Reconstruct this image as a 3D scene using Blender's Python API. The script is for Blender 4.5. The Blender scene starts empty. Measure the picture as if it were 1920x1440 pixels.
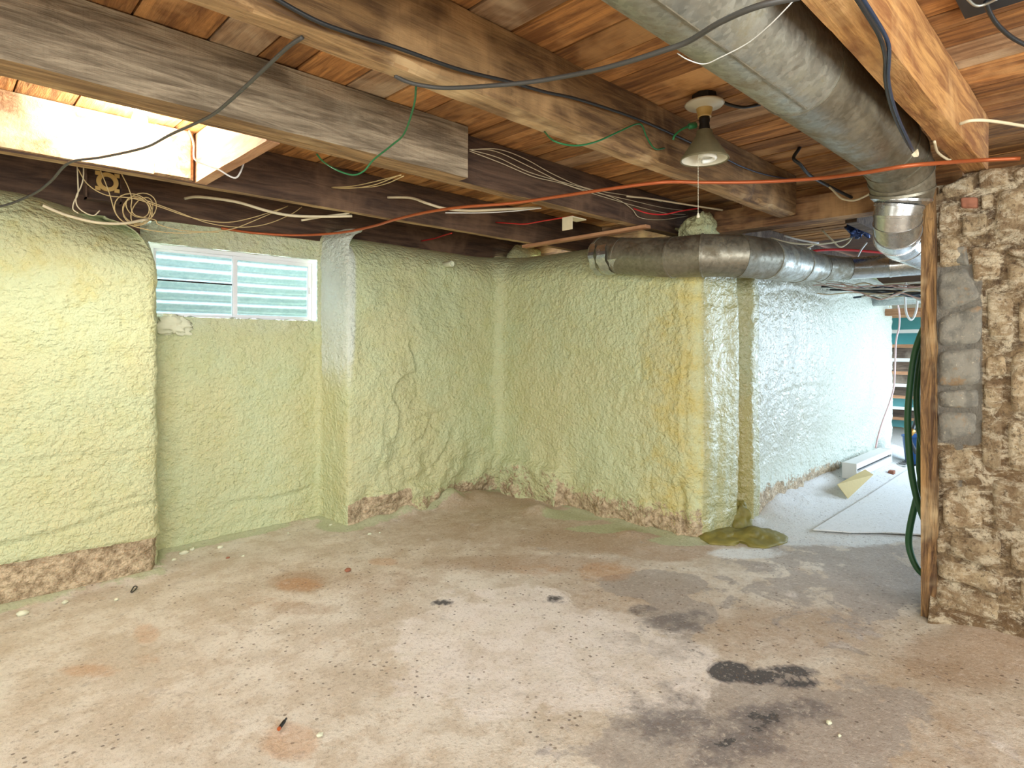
import bpy, math, random
import numpy as np
from mathutils import Vector

# ------------------------------------------------------------------ camera, world, lights
S = bpy.context.scene
COL = S.collection
F, CX, HY, CH = 1134.0, 960.0, 650.0, 1.30        # focal length in px, centre column, horizon row, eye height
ANG = math.radians(45.6)                           # view direction, measured from +X (the joist direction)
FW = Vector((math.cos(ANG), math.sin(ANG), 0)); RT = Vector((math.sin(ANG), -math.cos(ANG), 0))
cd = bpy.data.cameras.new('camera'); cam = bpy.data.objects.new('camera', cd); COL.objects.link(cam)
cam.location = (0, 0, CH); cam.rotation_euler = (math.radians(90), 0, ANG - math.radians(90))
cd.sensor_width = 36; cd.lens = 36 * F / 1920; cd.shift_y = -(720 - HY) / 1920; cd.clip_start = .02
S.camera = cam
S.view_settings.view_transform = 'Standard'; S.view_settings.look = 'None'
S.view_settings.exposure = 0.5; S.view_settings.gamma = 1.0
S.view_settings.use_curve_mapping = False

def srgb(r, g, b):
    f = lambda c: (c/255/12.92) if c/255 <= .04045 else ((c/255+.055)/1.055)**2.4
    return (f(r), f(g), f(b), 1)

W = bpy.data.worlds.new('sky'); S.world = W; W.use_nodes = True
W.node_tree.nodes['Background'].inputs[0].default_value = (.72, .88, 1.0, 1)
W.node_tree.nodes['Background'].inputs[1].default_value = 11.0

def area(name, loc, target, sx, sy, power, col):
    l = bpy.data.lights.new(name, 'AREA'); l.shape = 'RECTANGLE'; l.size = sx; l.size_y = sy
    l.energy = power; l.color = col
    o = bpy.data.objects.new(name, l); COL.objects.link(o); o.location = loc
    o.rotation_euler = (Vector(target) - Vector(loc)).to_track_quat('-Z', 'Y').to_euler()
    return o
area('fill_behind', (-1.6, -1.3, 1.75), (1.9, 2.2, 1.0), 1.8, 1.2, 118, (.97, 1.0, .99))  # unseen fill added behind the camera to brighten the room
area('fill_side', (1.6, -1.9, 1.5), (2.4, 1.5, 1.1), 1.6, 1.0, 48, (.97, 1.0, .99))  # second added fill, out of view to the side; no lamp stands there
area('fill_left', (-1.9, 2.2, 1.4), (1.3, 3.6, .7), 1.2, 1.0, 18, (.98, 1.0, .96))  # added fill at far left, out of view, lifting wall and floor
area('passage_side_fill', (6.3, -1.9, 1.55), (6.0, 2.0, .95), 2.0, 1.0, 70, (.66, .83, 1.0))  # unseen source added for the passage's cool daylight; no window is built
area('passage_end_fill', (9.3, -.5, 1.45), (4.6, 1.95, 1.0), 1.3, 1.5, 115, (.62, .80, 1.0))  # unseen light added to graze the passage wall and glint on the pier
area('stair_fill', (8.2, -.6, 1.9), (9.6, 2.0, .9), 1.0, .8, 45, (.78, .90, 1.0))  # added out of view to light the stairs

# ------------------------------------------------------------------ pixel helpers (surveying the photo)
def ray(px, py):
    return FW + RT*((px-CX)/F) + Vector((0, 0, (HY-py)/F))
def aZ(px, py, z): r = ray(px, py); return Vector((0,0,CH)) + r*((z-CH)/r.z)
def aY(px, py, y): r = ray(px, py); return Vector((0,0,CH)) + r*(y/r.y)
def aX(px, py, x): r = ray(px, py); return Vector((0,0,CH)) + r*(x/r.x)
def aD(px, py, d): return Vector((0,0,CH)) + ray(px, py)*d

# ------------------------------------------------------------------ noise
def _h(ix, iy, iz, s):
    n = (ix*374761393 + iy*668265263 + iz*2147483647 + s*974711) & 0xffffffff
    n = ((n ^ (n >> 13))*1274126177) & 0xffffffff
    n = ((n ^ (n >> 16))*2246822519) & 0xffffffff
    return ((n ^ (n >> 15)) & 0xffffff)/float(0xffffff)
def vnoise(P, sc, seed=0):
    Q = np.asarray(P, float)*np.asarray(sc, float); I = np.floor(Q).astype(np.int64); f = Q - I; f = f*f*(3-2*f)
    r = 0
    for dx in (0, 1):
        for dy in (0, 1):
            for dz in (0, 1):
                w = (f[:,0] if dx else 1-f[:,0])*(f[:,1] if dy else 1-f[:,1])*(f[:,2] if dz else 1-f[:,2])
                r = r + w*_h(I[:,0]+dx, I[:,1]+dy, I[:,2]+dz, seed)
    return r*2-1
def fbm(P, sc, o=4, seed=0):
    r = 0; a = 1; t = 0; sc = np.asarray(sc, float)
    for k in range(o):
        r = r + a*vnoise(P, sc*2**k, seed+k*17); t += a; a *= .5
    return r/t
def sst(a, b, x): t = np.clip((x-a)/(b-a), 0, 1); return t*t*(3-2*t)

# ------------------------------------------------------------------ mesh + tagging helpers
def tag(o, label=None, cat=None, group=None, kind=None):
    if label: o['label'] = label
    if cat: o['category'] = cat
    if group: o['group'] = group
    if kind: o['kind'] = kind
    return o
def empty(name, loc, label, cat, group=None):
    o = bpy.data.objects.new(name, None); COL.objects.link(o); o.location = loc; o.empty_display_size = .1
    return tag(o, label, cat, group)
def link(name, me, parent=None, loc=None):
    o = bpy.data.objects.new(name, me); COL.objects.link(o)
    if loc is not None: o.location = loc
    if parent is not None:
        o.parent = parent
        root = parent; off = Vector(parent.location)
        while root.parent: root = root.parent; off += Vector(root.location)
        o.location = Vector(o.location) - off
    return o
class MB:
    def __init__(s): s.v = []; s.f = []
    def add(s, v, f):
        b = len(s.v); s.v += [tuple(x) for x in v]; s.f += [tuple(i+b for i in q) for q in f]; return s
    def box(s, a, b):
        (x0,y0,z0),(x1,y1,z1) = a, b
        v = [(x0,y0,z0),(x1,y0,z0),(x1,y1,z0),(x0,y1,z0),(x0,y0,z1),(x1,y0,z1),(x1,y1,z1),(x0,y1,z1)]
        return s.add(v, [(3,2,1,0),(4,5,6,7),(0,1,5,4),(1,2,6,5),(2,3,7,6),(3,0,4,7)])
    def obox(s, c, ax, ay, az):
        c = Vector(c); ax = Vector(ax); ay = Vector(ay); az = Vector(az)
        v = [c+ax*i+ay*j+az*k for k in (-1,1) for (i,j) in ((-1,-1),(1,-1),(1,1),(-1,1))]
        return s.add(v, [(3,2,1,0),(4,5,6,7),(0,1,5,4),(1,2,6,5),(2,3,7,6),(3,0,4,7)])
    def tube(s, pts, r, n=8, cap=True):
        pts = [Vector(p) for p in pts]; m = len(pts); rs = r if isinstance(r, (list, tuple)) else [r]*m
        T = [(pts[min(i+1,m-1)]-pts[max(i-1,0)]).normalized() for i in range(m)]
        a = T[0].orthogonal().normalized(); v = []
        for i in range(m):
            a = (a - T[i]*a.dot(T[i])).normalized(); b = T[i].cross(a)
            for k in range(n):
                t = 2*math.pi*k/n; v.append(pts[i] + (a*math.cos(t)+b*math.sin(t))*rs[i])
        f = [(i*n+k, i*n+(k+1)%n, (i+1)*n+(k+1)%n, (i+1)*n+k) for i in range(m-1) for k in range(n)]
        if cap: f += [tuple(range(n-1,-1,-1)), tuple((m-1)*n+k for k in range(n))]
        return s.add(v, f)
    def lathe(s, prof, c, n=32, axis='Z', capb=False, capt=False):
        v = []; c = Vector(c)
        for (r, h) in prof:
            for k in range(n):
                t = 2*math.pi*k/n; p = (r*math.cos(t), r*math.sin(t), h)
                if axis == 'Y': p = (p[0], p[2], p[1])
                if axis == 'X': p = (p[2], p[0], p[1])
                v.append(c+Vector(p))
        m = len(prof)
        f = [(i*n+k, i*n+(k+1)%n, (i+1)*n+(k+1)%n, (i+1)*n+k) for i in range(m-1) for k in range(n)]
        if capb: f.append(tuple(range(n-1,-1,-1)))
        if capt: f.append(tuple((m-1)*n+k for k in range(n)))
        return s.add(v, f)
    def mesh(s, name, mat, smooth=False):
        me = bpy.data.meshes.new(name); me.from_pydata([tuple(x) for x in s.v], [], s.f)
        if smooth: me.polygons.foreach_set('use_smooth', [True]*len(me.polygons))
        if mat: me.materials.append(mat)
        me.update(); return me
    def build(s, name, mat, parent=None, smooth=False, bevel=0):
        o = link(name, s.mesh(name, mat, smooth), parent)
        if bevel:
            m = o.modifiers.new('bevel', 'BEVEL'); m.width = bevel; m.segments = 2; m.limit_method = 'ANGLE'
        return o
def grid_mesh(name, V, keep, mat, attrs=None, flip=False, parent=None, smooth=True):
    """V (ni,nj,3) grid; keep (ni-1,nj-1) bool mask of cells"""
    ni, nj = V.shape[:2]; idx = np.arange(ni*nj).reshape(ni, nj)
    q = np.stack([idx[:-1,:-1], idx[1:,:-1], idx[1:,1:], idx[:-1,1:]], -1)[keep]
    if flip: q = q[:, ::-1]
    used = np.zeros(ni*nj, bool); used[q.ravel()] = True
    remap = np.cumsum(used)-1; q = remap[q]; P = V.reshape(-1,3)[used]
    me = bpy.data.meshes.new(name)
    me.vertices.add(len(P)); me.vertices.foreach_set('co', P.astype(np.float32).ravel())
    me.loops.add(len(q)*4); me.loops.foreach_set('vertex_index', q.astype(np.int32).ravel())
    me.polygons.add(len(q)); me.polygons.foreach_set('loop_start', np.arange(0, len(q)*4, 4, dtype=np.int32))
    me.polygons.foreach_set('loop_total', np.full(len(q), 4, np.int32))
    if smooth: me.polygons.foreach_set('use_smooth', np.ones(len(q), bool))
    for nm, A in (attrs or {}).items():
        a = me.attributes.new(nm, 'FLOAT_COLOR', 'POINT'); a.data.foreach_set('color', A.reshape(-1,4)[used].astype(np.float32).ravel())
    me.update(calc_edges=True); me.validate(); me.materials.append(mat)
    return link(name, me, parent)
def spline(pts, sub=6):
    pts = [Vector(p) for p in pts]; n = len(pts)
    if n < 3: return pts
    out = []
    for i in range(n-1):
        p0 = pts[i-1] if i else pts[0]*2-pts[1]; p1 = pts[i]; p2 = pts[i+1]; p3 = pts[i+2] if i+2 < n else pts[-1]*2-pts[-2]
        for k in range(sub):
            t = k/sub
            out.append(.5*((2*p1)+(p2-p0)*t+(2*p0-5*p1+4*p2-p3)*t*t+(3*p1-p0-3*p2+p3)*t**3))
    out.append(pts[-1]); return out

# ------------------------------------------------------------------ materials
class NT:
    def __init__(s, name):
        s.m = bpy.data.materials.new(name); s.m.use_nodes = True; s.t = s.m.node_tree; s.b = s.t.nodes['Principled BSDF']
        s.geo = s.new('ShaderNodeNewGeometry'); s.tc = s.new('ShaderNodeTexCoord')
    def new(s, t): return s.t.nodes.new(t)
    def put(s, sock, v):
        if isinstance(v, bpy.types.NodeSocket): s.t.links.new(v, sock)
        else: sock.default_value = v
    def P(s, sc=(1,1,1), rnd=False):
        mp = s.new('ShaderNodeMapping'); s.put(mp.inputs[0], s.geo.outputs['Position']); mp.inputs['Scale'].default_value = sc
        if rnd:
            oi = s.new('ShaderNodeObjectInfo'); k = s.math('MULTIPLY', oi.outputs['Random'], 37.0); c = s.new('ShaderNodeCombineXYZ')
            for i in range(3): s.put(c.inputs[i], k)
            s.put(mp.inputs['Location'], c.outputs[0])
        return mp.outputs[0]
    def rand(s): return s.new('ShaderNodeObjectInfo').outputs['Random']
    def noise(s, vec, sc, det=4, ro=.55, dist=0):
        n = s.new('ShaderNodeTexNoise'); s.put(n.inputs['Vector'], vec); n.inputs['Scale'].default_value = sc
        n.inputs['Detail'].default_value = det; n.inputs['Roughness'].default_value = ro; n.inputs['Distortion'].default_value = dist
        return n.outputs['Fac']
    def vor(s, vec, sc, feat='F1', out='Distance'):
        n = s.new('ShaderNodeTexVoronoi'); n.feature = feat; s.put(n.inputs['Vector'], vec); n.inputs['Scale'].default_value = sc
        return n.outputs[out]
    def math(s, op, a, b=0.0, clamp=False):
        n = s.new('ShaderNodeMath'); n.operation = op; n.use_clamp = clamp; s.put(n.inputs[0], a); s.put(n.inputs[1], b); return n.outputs[0]
    def ss(s, x, a, b):
        n = s.new('ShaderNodeMapRange'); n.interpolation_type = 'SMOOTHSTEP'; s.put(n.inputs[0], x)
        n.inputs[1].default_value = a; n.inputs[2].default_value = b; return n.outputs[0]
    def mix(s, f, a, b, mode='MIX'):
        n = s.new('ShaderNodeMix'); n.data_type = 'RGBA'; n.blend_type = mode; s.put(n.inputs[0], f); s.put(n.inputs[6], a); s.put(n.inputs[7], b)
        return n.outputs[2]
    def attr(s, name):
        a = s.new('ShaderNodeAttribute'); a.attribute_name = name; sp = s.new('ShaderNodeSeparateColor'); s.put(sp.inputs[0], a.outputs['Color'])
        return sp.outputs[0], sp.outputs[1], sp.outputs[2], a.outputs['Alpha']
    def bump(s, h, st, dist, nrm=None):
        n = s.new('ShaderNodeBump'); s.put(n.inputs['Height'], h); n.inputs['Strength'].default_value = st; n.inputs['Distance'].default_value = dist
        if nrm: s.put(n.inputs['Normal'], nrm)
        return n.outputs[0]
    def out(s, col, rough=.6, metal=0, nrm=None, **kw):
        s.put(s.b.inputs['Base Color'], col); s.put(s.b.inputs['Roughness'], rough); s.put(s.b.inputs['Metallic'], metal)
        if nrm is not None: s.put(s.b.inputs['Normal'], nrm)
        for k, v in kw.items(): s.put(s.b.inputs[k.replace('_', ' ')], v)
        return s.m

def plain(name, col, rough=.5, metal=0, var=.12, sc=30):
    n = NT(name); p = n.P(rnd=True); f = n.noise(p, sc)
    d = tuple(c*(1-var*2) for c in col[:3])+(1,)
    return n.out(n.mix(f, col, d), rough, metal, n.bump(n.noise(p, sc*4), .15, .001))

def wood(name, base, dark, light, axis='X', grey=0, rough=.8, seed=0, rvar=.5, bumpk=.5):
    n = NT(name)
    st = {'X': (.10, 1, 1), 'Y': (1, .10, 1), 'Z': (1, 1, .10)}[axis]
    p = n.P(st, rnd=True); pu = n.P(rnd=True)
    g1 = n.noise(p, 28, 6, .65, .6); g2 = n.noise(p, 90, 3, .6); big = n.noise(pu, 2.2, 4, .6, .3)
    col = n.mix(n.ss(g1, .35, .68), dark, base)
    col = n.mix(n.ss(big, .50, .72), col, light)
    saw = {'X': (9, .8, .8), 'Y': (.8, 9, .8), 'Z': (.8, .8, 9)}[axis]
    sw = n.noise(n.P(saw, rnd=True), 9, 2, .5, .2)
    col = n.mix(n.math('MULTIPLY', n.ss(sw, .55, .75), .14), col, dark)
    rim = n.ss(n.noise(pu, 7, 5, .7), .62, .70)
    col = n.mix(n.math('MULTIPLY', rim, .5), col, dark)
    br = n.math('ADD', n.math('MULTIPLY', n.rand(), rvar), 1-rvar*.55)
    cb = n.new('ShaderNodeCombineColor')
    for i in range(3): n.put(cb.inputs[i], br)
    col = n.mix(1.0, col, cb.outputs[0], 'MULTIPLY')
    h = n.math('ADD', n.math('MULTIPLY', g1, 1.0), n.math('MULTIPLY', g2, .5)); h = n.math('ADD', h, n.math('MULTIPLY', sw, .15))
    return n.out(col, rough, 0, n.bump(h, bumpk, .012))

def metal(name, c1, c2, dirt, rough=.38, dirtk=.5, metallic=.85):
    n = NT(name); p = n.P(rnd=True)
    v = n.vor(p, 55, out='Color'); sp = n.new('ShaderNodeSeparateColor'); n.put(sp.inputs[0], v)
    col = n.mix(sp.outputs[0], c1, c2)
    d = n.ss(n.noise(p, 6, 6, .7), .42, .72)
    d2 = n.ss(n.noise(p, 40, 4, .7), .52, .75)
    k = n.math('MULTIPLY', n.math('ADD', d, n.math('MULTIPLY', d2, .6), True), dirtk)
    col = n.mix(k, col, dirt)
    ro = n.math('ADD', n.math('MULTIPLY', k, .45), rough)
    me = n.math('SUBTRACT', metallic, n.math('MULTIPLY', k, .5))
    return n.out(col, ro, me, n.bump(n.noise(p, 25, 3), .15, .004))

def make_foam():
    n = NT('spray_foam'); p = n.P(); bare, yel, wet, wht = n.attr('m')
    a = n.noise(p, 1.6, 4, .6); b = n.noise(p, 9, 5, .6); c = n.noise(p, 45, 4, .6)
    col = n.mix(n.ss(a, .35, .65), srgb(204,204,158), srgb(200,208,166))
    col = n.mix(n.math('MULTIPLY', n.ss(b, .45, .7), .35), col, srgb(192,192,134))
    ym = n.ss(n.math('ADD', yel, n.math('MULTIPLY', n.math('SUBTRACT', b, .5), .9)), .25, .75)
    col = n.mix(n.math('MULTIPLY', ym, .85), col, srgb(206,188,110))
    wm = n.ss(n.math('ADD', wht, n.math('MULTIPLY', n.math('SUBTRACT', b, .5), .5)), .3, .8)
    col = n.mix(n.math('MULTIPLY', wm, .8), col, srgb(218,226,218))
    f = n.math('ADD', bare, n.math('MULTIPLY', n.math('SUBTRACT', n.noise(p, 14, 6, .7), .5), 1.3))
    f = n.math('ADD', f, n.math('MULTIPLY', n.math('SUBTRACT', c, .5), .7))
    bm = n.ss(f, .42, .62)
    br = n.mix(n.ss(n.noise(p, 22, 6, .75), .35, .65), srgb(140,120,92), srgb(210,190,158))
    col = n.mix(bm, col, br)
    wetm = n.math('MULTIPLY', wet, n.math('SUBTRACT', 1.0, bm))
    col = n.mix(n.math('MULTIPLY', wetm, .55), col, srgb(150,140,84))
    ro = n.math('SUBTRACT', .62, n.math('MULTIPLY', wetm, .34))
    ps = n.P((1, 1, 1.15))
    h = n.math('ADD', n.math('MULTIPLY', n.noise(ps, 38, 2, .45), 1.0), n.math('MULTIPLY', n.noise(p, 110, 3, .6), .35))
    nb = n.bump(h, 1.0, .022)
    return n.out(col, ro, 0, nb, Coat_Weight=n.math('MULTIPLY', wetm, .9), Coat_Roughness=.22, Coat_Normal=n.bump(h, .6, .012))

def make_floor():
    n = NT('concrete_floor'); p = n.P(); pale, dark, grey, rust = n.attr('a'); brown, green, white, mott = n.attr('b')
    e1 = n.math('SUBTRACT', n.noise(p, 5, 8, .65, .3), .5); e2 = n.math('SUBTRACT', n.noise(p, 13, 8, .72), .5); e3 = n.noise(p, 60, 5, .7)
    col = n.mix(n.ss(n.noise(p, 2.6, 8, .65), .38, .62), srgb(204,192,174), srgb(228,221,208))
    col = n.mix(n.math('MULTIPLY', n.ss(n.noise(p, 7, 8, .75), .48, .60), .5), col, srgb(192,174,150))
    def m(at, k, lo, hi, e=e1): return n.ss(n.math('ADD', at, n.math('MULTIPLY', e, k)), lo, hi)
    col = n.mix(n.math('MULTIPLY', m(brown, .9, .15, .75, e2), .62), col, srgb(166,134,102))
    col = n.mix(n.math('MULTIPLY', m(grey, 1.6, .34, .46), .7), col, srgb(164,156,150))
    col = n.mix(n.math('MULTIPLY', m(rust, 1.0, .25, .8, e2), .38), col, srgb(200,140,80))
    pv = n.math('ADD', n.math('MULTIPLY', n.ss(n.noise(p, 6, 8, .7), .36, .62), .6), .3)
    col = n.mix(n.math('MULTIPLY', m(pale, 2.2, .22, .5), pv), col, srgb(240,233,226))
    spl = n.ss(n.noise(p, 24, 6, .75), .60, .68)
    col = n.mix(n.math('MULTIPLY', n.math('MULTIPLY', m(mott, .8, .2, .6), spl), .8), col, srgb(120,92,70))
    e12 = n.math('ADD', e1, n.math('MULTIPLY', e2, .9))
    col = n.mix(n.math('MULTIPLY', m(dark, 1.5, .15, .70, e12), .72), col, srgb(100,95,98))
    col = n.mix(n.math('MULTIPLY', m(dark, .9, .74, .79, e12), .85), col, srgb(62,62,66))
    gm = m(green, 1.0, .30, .5, e2)
    col = n.mix(n.math('MULTIPLY', gm, .8), col, srgb(186,196,156))
    wm = m(white, .9, .25, .6, e2)
    col = n.mix(n.math('MULTIPLY', wm, .85), col, srgb(236,240,240))
    e4 = n.noise(p, 95, 6, .8)
    col = n.mix(n.math('MULTIPLY', n.ss(e4, .56, .64), .38), col, srgb(122,100,84))
    # pebbles and pits
    v = n.vor(p, 42); pr = n.vor(p, 42, out='Color'); sp = n.new('ShaderNodeSeparateColor'); n.put(sp.inputs[0], pr)
    pk = n.math('MULTIPLY', n.ss(v, .30, .20), n.ss(sp.outputs[0], .80, .84))
    pk = n.math('MULTIPLY', pk, n.ss(n.math('ADD', n.noise(p, 2.3, 3), n.math('MULTIPLY', mott, .3)), .42, .60))
    col = n.mix(n.math('MULTIPLY', pk, .75), col, srgb(104,88,76))
    col = n.mix(n.math('MULTIPLY', n.ss(e3, .53, .68), .42), col, srgb(128,108,90))
    col = n.mix(n.math('MULTIPLY', n.ss(e3, .46, .32), .40), col, srgb(234,224,210))
    h = n.math('ADD', n.math('MULTIPLY', n.noise(p, 30, 8, .75), 1), n.math('MULTIPLY', e3, .4)); h = n.math('SUBTRACT', h, n.math('MULTIPLY', pk, .5))
    return n.out(col, n.math('SUBTRACT', .72, n.math('MULTIPLY', n.math('MAXIMUM', grey, 0.0), .16)), 0, n.bump(h, .6, .016))

def make_stone(name, mortar=False):
    n = NT(name); p = n.P(rnd=not mortar)
    a = n.noise(p, 3.0, 6, .65); b = n.noise(p, 16, 8, .75); c = n.noise(p, 55, 6, .7)
    if mortar: col = n.mix(n.ss(b, .35, .65), srgb(84,64,44), srgb(166,142,106))
    else: col = n.mix(n.ss(b, .35, .65), srgb(156,130,96), srgb(212,190,152))
    col = n.mix(n.math('MULTIPLY', n.ss(a, .44, .62), .7), col, srgb(124,96,64))
    col = n.mix(n.math('MULTIPLY', n.ss(n.noise(n.P((1,1,1.8)), 12, 9, .8, .5), .47, .60), .85), col, srgb(232,218,188))
    col = n.mix(n.math('MULTIPLY', n.ss(c, .54, .64), .7), col, srgb(92,72,50))
    if mortar:
        g = n.attr('g')[0]; gm = n.ss(n.math('ADD', g, n.math('MULTIPLY', n.math('SUBTRACT', b, .5), .8)), .45, .62)
        col = n.mix(n.math('MULTIPLY', gm, .85), col, srgb(126,124,116))
    if not mortar:
        rm = n.new('ShaderNodeMapRange'); n.put(rm.inputs[0], n.rand()); rm.inputs[3].default_value = .84; rm.inputs[4].default_value = 1.08
        cb = n.new('ShaderNodeCombineColor')
        for i in range(3): n.put(cb.inputs[i], rm.outputs[0])
        col = n.mix(1.0, col, cb.outputs[0], 'MULTIPLY')
    h = n.math('ADD', n.math('MULTIPLY', b, 1.0), n.math('MULTIPLY', c, .5))
    return n.out(col, .9, 0, n.bump(h, 1.0, .026))
def make_grey_stone():
    n = NT('grey_parging'); p = n.P(); b = n.noise(p, 14, 7, .7); c = n.noise(p, 50, 6, .7)
    col = n.mix(n.ss(b, .38, .62), srgb(112,110,102), srgb(140,136,124))
    col = n.mix(n.math('MULTIPLY', n.ss(n.noise(p, 5, 7, .7), .54, .62), .8), col, srgb(150,122,88))
    col = n.mix(n.math('MULTIPLY', n.ss(c, .60, .70), .6), col, srgb(206,196,172))
    return n.out(col, .9, 0, n.bump(n.math('ADD', b, n.math('MULTIPLY', c, .4)), .6, .015))

M = {}
M['foam'] = make_foam(); M['floor'] = make_floor()
M['joist'] = wood('joist_wood', srgb(146,114,74), srgb(90,66,42), srgb(184,148,102), 'X')
M['joist_dark'] = wood('dark_joist_wood', srgb(104,80,62), srgb(66,48,37), srgb(128,100,78), 'X', rvar=.2)
M['joist_grey'] = wood('weathered_beam_wood', srgb(184,168,142), srgb(116,102,82), srgb(202,190,164), 'X', rvar=.1, bumpk=.9)
M['joist_orange'] = wood('orange_joist_wood', srgb(204,154,92), srgb(142,94,52), srgb(220,176,118), 'X', rvar=.1)
M['plank'] = wood('subfloor_plank_wood', srgb(198,140,78), srgb(126,82,42), srgb(212,162,104), 'Y', rvar=.5)
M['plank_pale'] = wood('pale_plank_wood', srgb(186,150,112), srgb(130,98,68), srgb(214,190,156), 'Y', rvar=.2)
M['board_y'] = wood('cross_board_wood', srgb(150,110,72), srgb(84,56,36), srgb(180,142,98), 'Y', rvar=.3)
M['lath'] = wood('lath_wood', srgb(198,150,112), srgb(160,112,78), srgb(214,172,134), 'Y', rvar=.1)
M['post'] = wood('old_post_wood', srgb(166,128,80), srgb(72,48,28), srgb(196,174,134), 'Z', rvar=.1, bumpk=1.0)
M['galv'] = metal('galvanised_duct', srgb(190,192,184), srgb(158,160,152), srgb(132,124,98), .40, .85)
M['galv_clean'] = metal('bright_galvanised', srgb(206,208,208), srgb(184,188,190), srgb(150,146,130), .22, .25, .95)
M['galv_dirty'] = metal('dull_duct', srgb(152,148,134), srgb(130,126,112), srgb(122,112,90), .42, .88)
M['well'] = metal('window_well_steel', srgb(188,200,204), srgb(168,184,190), srgb(138,162,168), .5, .3, .1)
M['stone'] = make_stone('rubble_stone'); M['mortar'] = make_stone('lime_mortar', True); M['greystone'] = make_grey_stone()
M['darkstone'] = plain('dark_boulder', srgb(92,82,64), .9, 0, .3, 20)
M['copper'] = plain('copper_pipe', srgb(190,100,56), .4, .35, .12, 20)
M['black'] = plain('black_cable', srgb(40,42,44), .45)
M['greycable'] = plain('grey_cable', srgb(72,70,66), .5)
M['bluecable'] = plain('blue_black_cable', srgb(46,60,84), .4)
M['cream'] = plain('cream_cable', srgb(226,212,178), .5)
M['white'] = plain('white_plastic', srgb(232,232,228), .4, 0, .03)
M['tan'] = plain('tan_wire', srgb(216,190,136), .5)
M['green'] = plain('green_wire', srgb(32,110,62), .4)
M['hose'] = plain('green_hose', srgb(48,104,66), .45, 0, .2, 12)
M['red'] = plain('red_wire', srgb(206,40,40), .4)
M['pink'] = plain('pink_cord', srgb(232,196,192), .5)
M['blue'] = plain('blue_plastic', srgb(40,90,150), .4)
M['teal'] = plain('teal_paint', srgb(74,150,152), .5, 0, .12, 8)
M['stairwood'] = wood('stair_wood', srgb(112,94,78), srgb(70,56,46), srgb(150,134,118), 'Y', rvar=.4)
M['vinyl'] = plain('white_vinyl', srgb(238,240,244), .35, 0, .02)
M['darkbox'] = plain('dark_metal', srgb(44,42,40), .5, .4)
M['darkplate'] = plain('charcoal_plate', srgb(52,54,58), .5, .2)
M['porcelain'] = plain('old_porcelain', srgb(214,208,184), .35, 0, .08, 12)
M['yellowplastic'] = plain('yellowed_plastic', srgb(206,172,104), .4, 0, .08)
M['shade'] = plain('dusty_shade', srgb(126,118,88), .6, .2, .15, 40)
M['shadein'] = plain('shade_lining', srgb(224,220,200), .5, 0, .08)
M['bulb'] = plain('white_bulb_glass', srgb(240,240,232), .25, 0, .02)
M['crumb'] = plain('foam_crumb', srgb(226,228,200), .8, 0, .1)
M['cardboard'] = plain('tan_cardboard', srgb(196,176,120), .8, 0, .08)
M['brick'] = plain('reddish_brick', srgb(170,112,86), .9, 0, .25, 40)
M['brass'] = plain('brass', srgb(190,140,70), .35, .7)
M['mustard'] = plain('mustard_foam', srgb(150,140,66), .6, 0, .35, 14)
M['dirt'] = plain('gravel', srgb(130,118,100), .95, 0, .3, 30)
M['wallplain'] = plain('plain_wall', srgb(196,186,160), .9)
M['ceilback'] = wood('upper_subfloor', srgb(96,60,34), srgb(54,32,20), srgb(110,74,44), 'Y')
M['bluefoil'] = plain('blue_foil', srgb(70,92,150), .25, .5, .3, 60)
M['under_tan'] = wood('worn_tan_edge', srgb(176,142,98), srgb(112,84,54), srgb(204,176,132), 'X', rvar=.1)
M['blocklit'] = M['plank_pale']
def make_mat():
    n = NT('white_membrane'); p = n.P(); b = n.noise(p, 30, 7, .7); c = n.noise(n.P((1,3,1)), 24, 5, .7)
    col = n.mix(n.math('MULTIPLY', n.ss(c, .60, .68), .7), srgb(238,241,242), srgb(150,146,136))
    col = n.mix(n.math('MULTIPLY', n.ss(b, .5, .7), .25), col, srgb(190,190,180))
    return n.out(col, .7, 0, n.bump(b, .5, .008))
M['membrane'] = make_mat()
def make_glass():
    m = bpy.data.materials.new('window_glass'); m.use_nodes = True; t = m.node_tree; t.nodes.clear()
    o = t.nodes.new('ShaderNodeOutputMaterial'); mx = t.nodes.new('ShaderNodeMixShader'); tr = t.nodes.new('ShaderNodeBsdfTransparent')
    gl = t.nodes.new('ShaderNodeBsdfGlossy'); fr = t.nodes.new('ShaderNodeFresnel'); fr.inputs[0].default_value = 1.3
    gl.inputs['Roughness'].default_value = .03; tr.inputs[0].default_value = (.95, .98, .98, 1)
    t.links.new(fr.outputs[0], mx.inputs[0]); t.links.new(tr.outputs[0], mx.inputs[1]); t.links.new(gl.outputs[0], mx.inputs[2]); t.links.new(mx.outputs[0], o.inputs[0])
    return m
M['glass'] = make_glass()
def emis(name, col, k):
    n = NT(name); n.b.inputs['Emission Color'].default_value = col; n.b.inputs['Emission Strength'].default_value = k
    return n.out(col, .4)
M['lit_bulb'] = emis('lit_bulb', (1, .93, .80, 1), 60)

# ================================================================== STRUCTURE
rng = random.Random(4)
ZB, ZC = 2.12, 2.37           # joist bottoms, underside of subfloor
WP = [(-2.5,3.92),(.98,3.93),(1.06,4.30),(2.17,4.31),(2.19,3.92),(3.68,3.98),(3.74,3.92),(3.73,2.08),(3.80,2.02),(4.16,1.93),(4.30,2.12),(4.43,1.95),(4.55,1.965),(8.40,2.0),(8.47,2.08),(8.5,2.9)]
def wall_dist(P2):
    d = np.full(len(P2), 9.)
    for a, b in zip(WP[:-1], WP[1:]):
        a = np.array(a); b = np.array(b); ab = b-a; t = np.clip(((P2-a)@ab)/(ab@ab), 0, 1)
        d = np.minimum(d, np.hypot(*(P2-(a+t[:,None]*ab)).T))
    return d

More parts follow.
